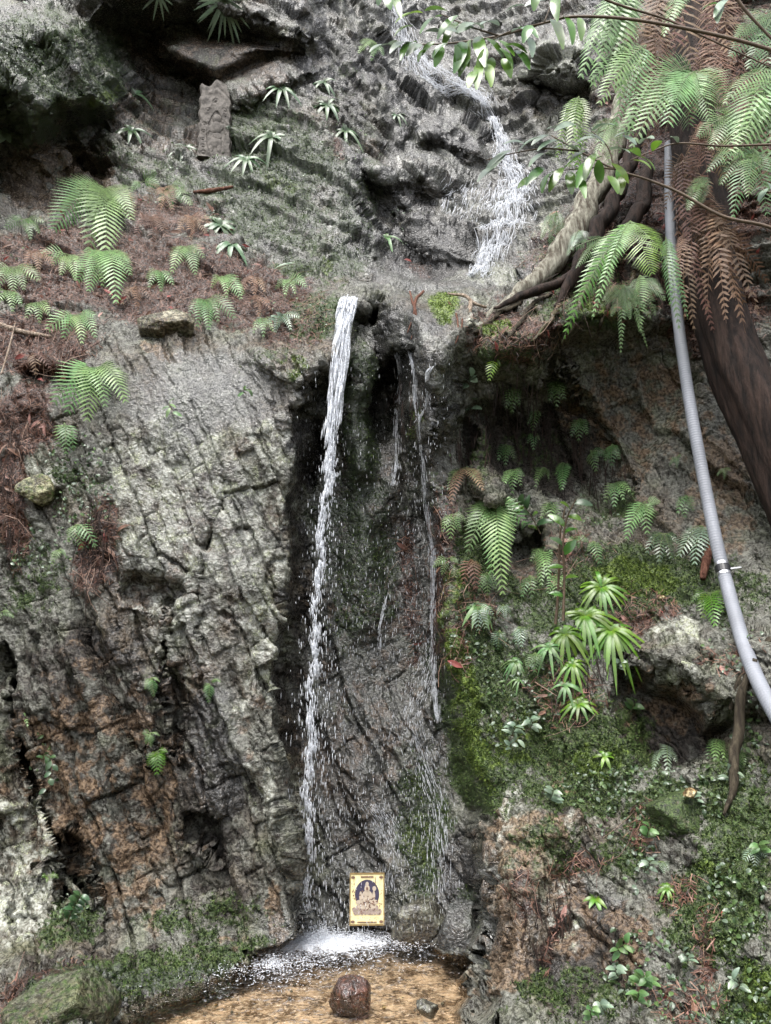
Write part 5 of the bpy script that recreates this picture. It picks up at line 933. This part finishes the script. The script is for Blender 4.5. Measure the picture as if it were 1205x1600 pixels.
for pts, r0, r1, m in (([(905, 400), (860, 445), (815, 470), (770, 500), (745, 520)], .026, .010, BARKR), ([(915, 410), (880, 470), (860, 500), (830, 530)], .030, .010, BARKM), ([(930, 420), (905, 480), (895, 510), (880, 540)], .026, .010, BARKM), ([(955, 420), (950, 470), (940, 500), (935, 515)], .024, .008, BARKR), ([(880, 440), (830, 480), (800, 520), (780, 560)], .020, .008, BARKR),
  ([(985, 400), (990, 450), (985, 490)], .028, .010, BARKM), ([(900, 330), (880, 380), (850, 415), (820, 440)], .022, .010, BARK2), ([(1010, 400), (1030, 450), (1040, 490)], .026, .010, BARK), ([(700, 470), (712, 490), (716, 520), (708, 545)], .008, .003, ORR), ([(720, 480), (722, 510), (712, 540)], .007, .003, ORR), ([(940, 440), (870, 455), (820, 462), (780, 466)], .018, .008, BARK), ([(860, 500), (850, 540), (842, 575)], .016, .005, BARKR), ([(790, 520), (775, 560), (765, 600)], .014, .005, BARKR)):
    rootline(pts, r0, r1, m)
limb('root', [(735, 470, 5.27), (733, 488, 5.22), (740, 500, 5.20), (752, 503, 5.20)], [.014, .018, .014, .008], PALER, 8, 30)
limb('root', [(700, 458, 5.35), (725, 462, 5.29), (740, 474, 5.26), (760, 480, 5.27)], [.008, .014, .012, .008], PALER, 8, 30)
limb('root', [(662, 455, 5.30), (650, 470, 5.14), (645, 495, 5.06), (636, 520, 5.04)], [.010, .012, .009, .004], ORR, 8, 30)
limb('root', [(640, 455, 5.30), (646, 475, 5.12), (650, 500, 5.06), (642, 530, 5.05)], [.007, .009, .007, .003], ORR, 8, 30)
limb('root', [(1180, 1030, 4.15), (1158, 1090, 4.15), (1152, 1160, 4.12), (1148, 1220, 4.06), (1132, 1275, 4.02)], [.012, .026, .028, .022, .006], BARKR, 10, 50, .15)
limb('root', [(1205, 1000, 4.3), (1160, 1060, 4.25), (1140, 1110, 4.28)], [.02, .018, .012], BARKR, 8, 40, .15)
def stick(nm, pts, rad, m, label, cat='branch'):
    q = spline([at(*p) for p in pts], 30); b0 = q[0]; rr = np.interp(np.linspace(0, 1, 30), np.linspace(0, 1, len(rad)), rad); V, F = tube(q - b0, rr, 8, True, .15, rl)
    return tag(obj(nm, meshdata(nm, V, F, m, True), None, b0), label, cat)
def ys(px, py, off): p, n = surf_smooth(px, py, 3); return p[1] - off
stick('fallen_branch', [(-30, 495, ys(5, 500, .05)), (25, 516, ys(25, 516, .05)), (80, 526, ys(80, 526, .04))], [.022, .022, .012], PALER, 'grey fallen branch in the litter at the left edge')
stick('fallen_branch', [(302, 300, ys(305, 300, .06)), (330, 298, ys(330, 298, .06)), (364, 292, ys(360, 293, .05))], [.012, .026, .014], ORR, 'orange brown piece of dead wood lying below the stele')
stick('twig', [(2, 585, ys(4, 585, .08)), (14, 545, ys(14, 545, .08)), (24, 505, ys(24, 505, .08))], [.006, .007, .004], PALER, 'thin bare twig leaning at the left edge')
stick('twig', [(1098, 905, ys(1098, 905, .04)), (1104, 875, ys(1104, 875, .07)), (1112, 845, ys(1110, 850, .08))], [.02, .03, .02], ORR, 'strip of brown bark leaning beside the hose clamp')
# ---- dead frond skirts hanging round the trunk
DG = 'dead fern skirts around the tree'
def hang(px, py, Y, tips, wpx, label, m, name, group, mats=None, rag=.08, npair=20, droop=.22, arch=.15):
    b0 = at(px, py, Y); root = empty(name, b0); tag(root, label, 'fern', group); sc = np.linalg.norm(b0 - CAM) / FPX
    for q, tp in enumerate(tips):
        tip = at(tp[0], tp[1], Y - (tp[3] if len(tp) > 3 else rl.uniform(.02, .22))); w = (tp[2] if len(tp) > 2 else wpx) * sc * 1.3 * rl.uniform(.8, 1.15); mm = mats[q % len(mats)] if mats else m
        V, F, nl = frond_geo(b0, tip, w, arch * rl.uniform(.6, 1.3), .18, rl.uniform(-.45, .45) * (2.0 if mm in (L_DEAD, L_TAN) else 1), npair, rag=rag + (.16 if mm in (L_DEAD, L_TAN) else 0), droop=droop * rl.uniform(.4, 1.2), thick=.58)
        obj('frond', meshdata('frond', V - b0, F, [mm, mm if mm in (L_DEAD, L_TAN) else STEMG], False, [0] * nl + [1] * (len(F) - nl)), root)
DM = [L_DEAD, L_DEAD, L_TAN]
hang(1050, -40, 5.25, [(990, 130, 22), (1010, 160, 22), (1035, 120, 24), (1060, 150, 24), (1020, 60, 24), (1085, 110, 24), (1000, 90, 20)], 22, 'brown dead fern skirt at the top, behind the pale hanging fern', L_DEAD, 'dead_fern', DG, DM)
hang(1120, -30, 5.2, [(1160, 120, 26), (1130, 130, 26), (1095, 125, 26), (1165, 70, 26), (1110, 80, 24), (1145, 105, 22)], 24, 'brown dead fern skirt at the top right with striped curled fronds', L_DEAD, 'dead_fern', DG, DM)
hang(1040, 120, 5.12, [(985, 230, 18), (1005, 250, 18), (960, 190, 18), (1020, 215, 18), (945, 215, 14), (970, 150, 18)], 18, 'brown dead fern skirt left of the bright arching fern', L_DEAD, 'dead_fern', DG, DM)
hang(1095, 190, 5.05, [(1110, 310, 16), (1090, 270, 18), (1070, 260, 16), (1125, 250, 16), (1080, 320, 14), (1140, 300, 14)], 18, 'brown dead fern skirt below the bright arching fern', L_DEAD, 'dead_fern', DG, DM)
hang(1085, 310, 4.95, [(1165, 480, 24), (1150, 430, 22), (1120, 440, 22), (1100, 470, 18), (1080, 440, 18), (1135, 390, 24), (1180, 430, 16)], 22, 'rust brown dead fern skirt over the lower trunk', L_DEAD, 'dead_fern', DG, [L_DEAD])
hang(1068, 360, 4.92, [(1070, 500, 12), (1085, 520, 12), (1060, 450, 12), (1118, 530, 10)], 14, 'tan dead fronds hanging just right of the hose', L_TAN, 'dead_fern', DG, [L_TAN, L_DEAD])
hang(1170, 120, 5.3, [(1200, 300, 20), (1185, 260, 20), (1210, 220, 20), (1160, 250, 16)], 20, 'dark dead fern skirt at the right edge behind green fronds', L_DEAD, 'dead_fern', DG, [L_DEAD])
hang(1020, 20, 5.15, [(960, 140, 18), (985, 190, 20), (1010, 200, 20), (1030, 170, 22), (1050, 200, 20), (975, 100, 18)], 20, 'tan dead fern skirt in the gap between the two pale ferns', L_DEAD, 'dead_fern', DG, [L_TAN, L_DEAD])
hang(1105, 60, 5.1, [(1080, 190, 20), (1110, 200, 22), (1140, 180, 22), (1160, 160, 22), (1065, 160, 20), (1125, 140, 24)], 22, 'striped brown dead fern skirt just above the bright arching fern', L_DEAD, 'dead_fern', DG, DM)
hang(1065, 240, 4.98, [(1040, 330, 14), (1075, 380, 16), (1100, 400, 18), (1060, 400, 14), (1125, 370, 18), (1150, 390, 18)], 16, 'brown dead fern skirt right beside the upper end of the hose', L_DEAD, 'dead_fern', DG, DM)
# ---- living ferns on the tree
LG = 'living ferns on the tree'
hang(985, -30, 4.95, [(905, 125, 24), (925, 140, 26), (950, 120, 28), (975, 150, 26), (960, 60, 28), (915, 80, 24), (940, 90, 26), (968, 170, 16)], 26, 'pale green fern hanging thickly right of the upper cascade', L_PALE, 'fern', LG)
hang(1075, -30, 4.9, [(1035, 60, 14), (1055, 30, 14)], 14, 'single pale frond at the top between dead fronds', L_PALE, 'fern', LG)
hang(1085, 112, 4.75, [(965, 215, 26), (1000, 175, 26), (1040, 205, 30), (1075, 205, 32), (1110, 190, 28), (1030, 130, 24), (985, 235, 20), (1140, 178, 24), (1055, 165, 30), (1095, 150, 26)], 28, 'bright pale fern arching in front of the trunk, largest on the tree', L_PALE, 'fern', LG, arch=.3)
hang(1225, 110, 4.6, [(1140, 230, 28), (1165, 290, 28), (1195, 300, 30), (1130, 165, 26), (1180, 200, 30), (1150, 255, 28), (1210, 330, 26)], 28, 'pale fern reaching in from the right edge beside the trunk', L_PALE, 'fern', LG, arch=.25)
hang(1180, 235, 4.55, [(1105, 270, 18), (1125, 290, 18), (1145, 345, 18), (1200, 340, 20), (1170, 310, 18)], 18, 'dark green fern under the fern at the right edge', L_MID, 'fern', LG, arch=.3)
hang(1100, 275, 4.85, [(1075, 330, 14), (1085, 300, 12), (1095, 320, 12)], 12, 'small green fern in front of the dead skirt right of the hose', L_MID, 'fern', LG)
hang(905, 150, 6.2, [(870, 250, 14), (890, 265, 16), (915, 235, 14), (880, 200, 14), (902, 285, 12)], 15, 'yellow green fern on the rock edge right of the cascade bend', L_BRIGHT, 'fern', LG)
hang(960, 185, 5.0, [(930, 250, 14), (950, 265, 14), (920, 215, 14), (968, 240, 12)], 14, 'pale fern left of the bright arching fern', L_PALE, 'fern', LG)
hang(985, 345, 4.8, [(878, 535, 16), (905, 470, 24), (930, 440, 24), (1020, 430, 30), (925, 500, 14), (960, 405, 24), (1040, 400, 26)], 24, 'long fronded fern drooping left over the root mat', L_PALE, 'fern', LG, mats=[L_BRIGHT, L_PALE, L_PALE], npair=24)
hang(905, 360, 5.3, [(886, 400, 10), (915, 378, 10), (895, 385, 10)], 11, 'tiny pale fern on the root above the long fronded fern', L_GREY, 'fern', LG)
hang(975, 445, 4.95, [(970, 555, 9), (985, 500, 12), (955, 495, 12), (1012, 545, 6), (1018, 500, 8), (1000, 480, 12), (940, 480, 12)], 12, 'green fern trailing under the long fronded fern', L_MID, 'fern', LG)
hang(1040, 370, 4.75, [(1062, 520, 13), (1048, 480, 12), (1075, 500, 11)], 12, 'dark green fern lying along the hose', L_MID, 'fern', LG)
hang(1010, 70, 4.9, [(935, 165, 22), (960, 200, 22), (985, 215, 20), (920, 130, 20)], 22, 'pale fern tucked between the thick hanging fern and the arching fern', L_PALE, 'fern', LG, mats=[L_PALE, L_MID])
hang(1160, 175, 4.65, [(1110, 235, 22), (1135, 260, 24), (1165, 265, 22), (1090, 215, 20), (1190, 250, 22)], 22, 'fresh green fern spreading below the arching fern on the trunk', L_MID, 'fern', LG, mats=[L_MID, L_PALE], arch=.3)
hang(1215, 20, 4.7, [(1150, 60, 22), (1170, 110, 24), (1195, 130, 24), (1140, 90, 20)], 22, 'dull green fern in the top right corner', L_MID, 'fern', LG)
hang(1115, 330, 4.86, [(1190, 500, 18), (1165, 520, 18), (1135, 505, 18), (1105, 490, 14), (1205, 450, 18), (1150, 470, 20)], 18, 'lowest brown dead fern skirt spread over the trunk', L_DEAD, 'dead_fern', DG, [L_DEAD, L_DEAD, L_TAN])
hang(945, 370, 5.2, [(900, 420, 12), (925, 440, 14), (955, 450, 12), (885, 395, 10)], 13, 'short green fern rooted between the tree roots', L_MID, 'fern', LG)
hang(1000, 430, 5.1, [(975, 500, 12), (1000, 520, 12), (1025, 495, 12), (1040, 470, 12)], 12, 'drooping fern under the tree roots left of the hose', L_MID, 'fern', LG, mats=[L_MID, L_PALE])
hang(870, 330, 5.75, [(845, 375, 10), (880, 380, 10), (860, 395, 9)], 10, 'tiny fern on the pale root beside the lower cascade', L_MID, 'fern', LG)
# ---- leafy branches reaching in from the right and above
def branch(pts, Y, rad, leaves, label, lpx=42, wpx=8, mats=None, twigs=()):
    b0 = at(pts[0][0], pts[0][1], Y); root = empty('leafy_branch', b0); tag(root, label, 'branch', 'leafy branches in front'); q = spline([at(x, y, Y + (i * .03)) for i, (x, y) in enumerate(pts)], 60) - b0
    mb = MB(); mb.add(*tube(q, np.linspace(rad, rad * .35, 60), 7)); obj('stem', mb.mesh('stem', STEM, True), root)
    for tw in twigs: w = spline([at(x, y, Y + .06) for x, y in tw], 16) - b0; mb = MB(); mb.add(*tube(w, np.linspace(rad * .5, rad * .25, 16), 5)); obj('twig', mb.mesh('twig', STEM, True), root)
    sc = np.linalg.norm(b0 - CAM) / FPX * .97
    for (x, y, dx, dy, *k) in leaves:
        s = at(x, y, Y + rl.uniform(-.05, .12)) - b0; e = at(x + dx * .86, y + dy * .86, Y + rl.uniform(-.10, .05)) - b0; L = np.linalg.norm(e - s)
        V, F = blade(s, e - s, L, OVAL((k[1] if len(k) > 1 else wpx) * .8 * sc), .12, 7, rl.uniform(.1, .35), nrmz(np.array((rl.uniform(-.4, .4), -rl.uniform(.3, 1.0), rl.uniform(.4, 1.1)))))
        obj('leaf', meshdata('leaf', V, F, (k[0] if k else L_GLOSS), True), root)
G_, Y_, W_ = L_GLOSS, L_BRIGHT, L_GREY
branch([(1270, 100), (1150, 62), (1000, 32), (900, 26), (850, 36), (780, 56), (700, 68), (630, 70)], 3.5, .011,
  [(690, 25, -42, 22, G_), (715, 24, -38, 36, G_), (720, 34, -34, 36, G_), (660, 20, -50, 10, Y_), (640, 68, -36, 8, W_), (660, 70, -28, 14, W_), (680, 66, -26, 22, G_), (700, 68, -30, 22, W_), (610, 72, -38, 4, W_), (725, 66, -14, 44, G_, 10), (735, 62, -8, 40, Y_), (745, 58, 12, 40, G_, 10), (760, 60, 34, 34, G_, 9), (770, 62, 42, 20, Y_), (780, 75, 28, 34, G_, 9), (760, 75, -16, 46, Y_), (790, 70, 40, 10, G_),
   (750, 100, -6, 34, Y_), (760, 100, 10, 32, Y_), (745, 110, -16, 24, Y_), (800, 50, 30, -10, W_), (810, 44, 36, 8, G_), (830, 40, -14, 26, G_), (780, 40, -34, -12, W_), (740, 40, -28, 6, W_), (720, 55, -26, -14, W_), (860, 30, 26, 40, G_), (880, 25, 22, 42, Y_), (905, 28, 6, 34, G_, 7), (700, 18, -40, -8, G_), (820, 55, 18, 30, W_), (870, -10, -2, 40, G_, 9), (840, -20, -6, 36, G_, 9), (790, 18, 34, -16, W_), (820, 10, 40, -18, W_), (650, 66, -30, 20, G_), (670, 72, -22, 26, G_), (690, 70, -10, 34, Y_), (712, 70, 4, 36, G_), (770, 90, -10, 34, Y_), (785, 92, 16, 30, Y_), (735, 90, -22, 30, G_), (800, 80, 34, 22, G_), (690, 52, -34, -6, W_), (755, 45, -30, -12, W_), (645, 40, -34, 14, G_), (625, 74, -26, -10, W_)],
  'leafy branch crossing the top in front of the upper cascade', twigs=[[(850, 36), (800, 48), (760, 70), (748, 105)], [(780, 56), (730, 40), (690, 22)], [(850, 36), (860, 10), (868, -20)]])
branch([(640, -60), (612, -20), (606, 0)], 3.4, .006, [(606, -8, 4, 22, G_), (612, -6, 16, 26, G_, 7), (600, -10, -12, 20, G_)], 'few leaves dipping in at the top edge above the cascade')
branch([(1290, 400), (1205, 356), (1130, 338), (1060, 300), (1010, 280), (960, 264), (905, 236), (862, 212)], 3.7, .011,
  [(862, 212, -36, 10, W_), (880, 222, -46, 6, W_), (846, 214, -44, 22, W_), (860, 240, -40, 14, W_), (800, 235, -40, 22, W_), (790, 240, -38, 34, W_), (780, 262, -40, 14, W_), (905, 236, -44, -14, W_), (920, 235, -40, 20, G_), (930, 240, -20, 42, G_, 9), (935, 250, 4, 42, G_, 9), (940, 245, -36, 28, G_), (905, 245, -38, 30, Y_), (880, 262, -26, 38, G_, 9), (890, 268, 4, 36, G_, 9), (865, 268, -24, 34, G_, 9), (955, 255, 34, 30, Y_), (965, 262, 10, 34, Y_), (945, 225, -34, -22, W_), (960, 215, 36, -12, W_), (970, 212, 30, 12, W_), (990, 250, 34, 12, Y_), (1000, 245, 30, 20, G_), (1000, 225, 24, -16, W_), (925, 205, 40, -18, W_), (905, 200, -40, -6, W_), (950, 235, 42, -4, W_), (840, 280, -34, 8, G_), (820, 225, -38, -4, W_), (915, 255, -14, 36, Y_), (900, 275, 18, 28, Y_), (850, 262, -30, 24, G_), (975, 270, -6, 34, Y_), (930, 215, -36, 6, W_), (885, 205, -34, -10, W_), (950, 275, 20, 26, Y_)],
  'leafy branch with pale and green leaves in front of the lower cascade', twigs=[[(960, 264), (925, 262), (880, 266)], [(905, 236), (850, 232), (800, 240), (760, 250)], [(960, 264), (950, 230), (925, 205)]])
branch([(1290, 226), (1205, 226), (1130, 228), (1060, 224), (1020, 236), (985, 250)], 3.8, .008, [(1020, 236, 14, -22, Y_), (1060, 224, -12, -18, W_, 5), (1000, 244, -22, -18, G_)], 'thin bare branch crossing in front of the bright arching fern')
branch([(880, -30), (960, 5), (1040, 30), (1110, 62), (1205, 105), (1290, 140)], 3.9, .009, [(1140, 0, -28, 22, W_), (1130, 10, -12, 24, W_), (1150, -6, 34, 4, W_), (1120, 6, -26, 6, G_)], 'thin branch slanting down to the right across the dead ferns')
branch([(1130, -40), (1160, 10), (1205, 60), (1260, 120)], 3.6, .012, [], 'short bare branch in the top right corner')
branch([(1290, 290), (1205, 300), (1190, 292)], 3.5, .006, [(1195, 292, -26, 8, W_, 8), (1200, 294, -18, 22, W_, 8), (1205, 296, -10, -18, W_, 7)], 'twig with pale leaves at the right edge above the trunk')

# ================================================================= COVER THAT NOBODY COULD COUNT
wgt = np.ones(len(P), np.float32); inframe = (UU > -30) & (UU < 1235) & (VV > -30) & (VV < 1630)
def sample(mask, n, rng, thr=.25):
    c = np.where((mask > thr) & inframe)[0]; w = mask[c]; w = w / w.sum(); return rng.choice(c, n, p=w)
def strew(name, idxs, shape_fn, mats, label, cat, mi_fn=None):
    V = []; F = []; MI = []; n = 0
    for i in idxs:
        v, f = shape_fn(P[i].astype(float), nrm[i].astype(float)); V.append(v); F += [tuple(q + n for q in ff) for ff in f]; n += len(v); m_ = rs.randint(len(mats)); MI += [m_] * len(f)
    return tag(obj(name, meshdata(name, np.concatenate(V), F, mats, False, MI)), label, cat, None, 'stuff')
rs = np.random.RandomState(33)
NEED = [simple('needle_red_brown', (.115, .048, .031), .6), simple('needle_tan', (.20, .110, .074), .6), simple('needle_dark', (.030, .016, .012), .6)]
def batch(name, idxs, fn, mats, label, cat):
    """many tiny alike pieces at once: fn(points, normals, rng) -> (n, k, 3) corners and the faces of one piece"""
    V, F = fn(P[idxs].astype(np.float32), nrm[idxs].astype(np.float32), len(idxs)); k = V.shape[1]; n = len(idxs)
    FF = (np.array(F)[None] + (np.arange(n) * k)[:, None, None]).reshape(-1, 3); mi = np.repeat(rs.randint(len(mats), size=n), len(F))
    return tag(obj(name, meshdata(name, V.reshape(-1, 3), FF, mats, False, mi)), label, cat, None, 'stuff')
def needles(p, n, k):
    d = rs.normal(0, 1, (k, 3)); d -= n * (d * n).sum(1)[:, None] * .85; d = nrmz(d); L = (rs.uniform(.02, .10, k) * rs.uniform(.6, 1.1, k))[:, None]; s = nrmz(np.cross(d, n)) * rs.uniform(.0009, .0024, k)[:, None]
    c = p + n * rs.uniform(.001, .022, k)[:, None]; b = n * L * rs.uniform(0, .15, k)[:, None]; a = c - d * L / 2; e = c + d * L / 2
    return np.stack([a - s, a + s, c + b + s, c + b - s, e], 1), [(0, 1, 2), (0, 2, 3), (3, 2, 4)]
lit_up = M['litter'] * (1 - pm)
batch('leaf_litter', sample(lit_up, 30000, rs, .2), needles, NEED, 'red brown needles and twigs strewn over the ledges', 'leaf litter')
def twigs(p, n, k):
    d = rs.normal(0, 1, (k, 3)); d -= n * (d * n).sum(1)[:, None] * .9; d = nrmz(d + np.array((0, 0, -.5))); s0 = nrmz(np.cross(d, n)); L = rs.uniform(.12, .45, k)[:, None]; w = rs.uniform(.0014, .0036, k)[:, None]; c = p + n * .012; V = []; b1_ = rs.normal(0, .22, (k, 1)); b2_ = rs.normal(0, .12, (k, 1)); hh = rs.uniform(.0, .10, (k, 1))
    for i in range(6):
        t_ = i / 5 - .5; q = c + d * L * t_ + s0 * L * (b1_ * (t_ * t_ * 4) + b2_ * math.sin(t_ * 9)) + n * L * hh * (1 - 4 * t_ * t_); V += [q - s0 * w * (1.1 - abs(t_)), q + s0 * w * (1.1 - abs(t_)), q + n * w * 1.2]
    F_ = []
    for i in range(5):
        for a_, b_ in ((0, 1), (1, 2), (2, 0)): F_ += [(i * 3 + a_, i * 3 + b_, i * 3 + 3 + b_), (i * 3 + a_, i * 3 + 3 + b_, i * 3 + 3 + a_)]
    return np.stack(V, 1), F_
batch('twigs', sample(lit_up * (UU < 1000), 650, rs, .2), twigs, [simple('twig_brown', (.10, .052, .036), .6), simple('twig_tan', (.23, .150, .110), .6), simple('twig_dark', (.035, .022, .016), .6)], 'thin curved twigs and stalks tangled over the leaf litter', 'twigs')
DLF = [simple('dead_leaf_pink', (.30, .155, .125), .5, trans=.2), simple('dead_leaf_brown', (.16, .085, .055), .55, trans=.2), simple('dead_leaf_red', (.24, .060, .050), .5, trans=.2)]
def dleaf(p, n):
    d = rs.normal(0, 1, 3); d -= n * d.dot(n) * .7; L = rs.uniform(.05, .11); v, f = blade(p + n * .015, d, L, LANCE(L * rs.uniform(.13, .2)), rs.uniform(-.2, .4), 4, rs.uniform(.1, .5), nrmz(n + rs.normal(0, .35, 3))); return v, f
strew('fallen_leaves', sample(lit_up, 420, rs, .3), dleaf, DLF, 'curled brown and pink fallen leaves lying among the needles', 'fallen leaves')
MO = [simple('moss_tuft', (.050, .086, .022), .8, .2, trans=.2), simple('moss_tuft_dark', (.016, .028, .009), .8, .2, trans=.2), simple('moss_tuft_pale', (.115, .150, .055), .8, .2, trans=.2)]
def mtufts(p, n, k):
    d = nrmz(n + rs.normal(0, .7, (k, 3))); s = nrmz(np.cross(d, rs.normal(0, 1, (k, 3)))) * rs.uniform(.0025, .006, k)[:, None]; L = rs.uniform(.008, .022, k)[:, None]
    return np.stack([p - s, p + s, p + d * L], 1), [(0, 1, 2)]
ms = np.clip(M['moss'] - .2, 0, 1) * (1 - pm) * (nrm[:, 2] > -.35)
batch('moss', sample(ms, 70000, rs, .12), mtufts, MO, 'soft tufts of green moss over the damp rock', 'moss')
mb2 = np.clip(M['bright'] - .3, 0, 1)
batch('moss', sample(mb2, 8000, rs, .1), mtufts, [simple('moss_bright', (.12, .175, .035), .8, .2, trans=.25), simple('moss_bright_dark', (.060, .092, .020), .8, .2, trans=.25)], 'vivid yellow green moss cushions on the lip and right slope', 'moss')
creep = patches([(250, 300, 60, 30, 0, .6), (440, 480, 60, 40, 0, .6), (30, 400, 40, 40, 0, .5), (180, 350, 60, 30, 0, .3), (330, 350, 40, 30, 0, .6), (60, 60, 70, 80, 0, .35), (520, 220, 60, 50, 0, .4),(1150, 1400, 50, 50, 0, .8), (1180, 1450, 40, 80, 0, .5), (130, 740, 60, 60, 20, .9), (130, 800, 45, 70, 0, .7), (60, 860, 50, 40, 0, .5), (820, 1080, 70, 60, 0, .5), (940, 1240, 70, 60, 0, .7), (1000, 1320, 30, 90, 0, .8), (1010, 1520, 60, 60, 0, .7), (1060, 1560, 70, 40, 0, .5), (1170, 1580, 50, 40, 0, .7), (1170, 1150, 30, 110, 0, .6), (780, 1120, 40, 60, 0, .5), (470, 500, 50, 30, 0, .5), (640, 355, 30, 30, 0, .5), (60, 1190, 20, 60, 0, .4), (120, 1430, 30, 30, 0, .6), (710, 770, 30, 60, 0, .5), (940, 780, 60, 30, 0, .4), (1080, 1240, 90, 50, 0, .5), (250, 250, 90, 30, 0, .5), (400, 260, 90, 40, 20, .5), (880, 820, 80, 30, 0, .4), (760, 1000, 60, 50, 0, .5), (1150, 1010, 50, 50, 0, .4), (320, 275, 90, 30, 0, .5), (520, 260, 60, 60, 0, .2), (450, 300, 90, 40, 20, .2)])
def cleaf(p, n):
    d = rs.normal(0, 1, 3); d -= n * d.dot(n) * .8; L = rs.uniform(.014, .034); return blade(p + n * rs.uniform(.008, .035), d, L, OVAL(L * .34), rs.uniform(0, .4), 3, .25, nrmz(n + rs.normal(0, .4, 3) + np.array((0, -.2, .5))))
strew('creeping_plants', sample(creep, 2500, rs, .15), cleaf, [L_DARK, L_GREY, L_MID], 'tiny leaved creepers spreading over the damp walls', 'creeper')
def rootlet(p, n):
    L = rs.uniform(.06, .30); c = p + n * rs.uniform(.01, .06); w = rs.uniform(.0015, .004); sx = rs.normal(0, .03); return np.array([c + (-w, 0, 0), c + (w, 0, 0), c + (w + sx * .5, -.01, -L * .5), c + (-w + sx * .5, -.01, -L * .5), c + (sx, 0, -L)]), [(0, 1, 2, 3), (3, 2, 4)]
rm = patches([(800, 620, 80, 40, -20, .6), (740, 690, 40, 60, 0, .8), (860, 690, 90, 70, 20, .9), (950, 750, 40, 60, 0, .9), (700, 960, 12, 80, 0, .8), (150, 850, 22, 80, 10, .8), (20, 760, 26, 110, 0, .7), (900, 430, 80, 60, -50, .6), (640, 620, 30, 60, 0, .3), (860, 1420, 40, 80, 20, .5), (930, 1060, 30, 60, 0, .7)])
strew('hanging_rootlets', sample(rm, 800, rs, .2), rootlet, [BARK], 'fine dark rootlets hanging in the hollows', 'roots')
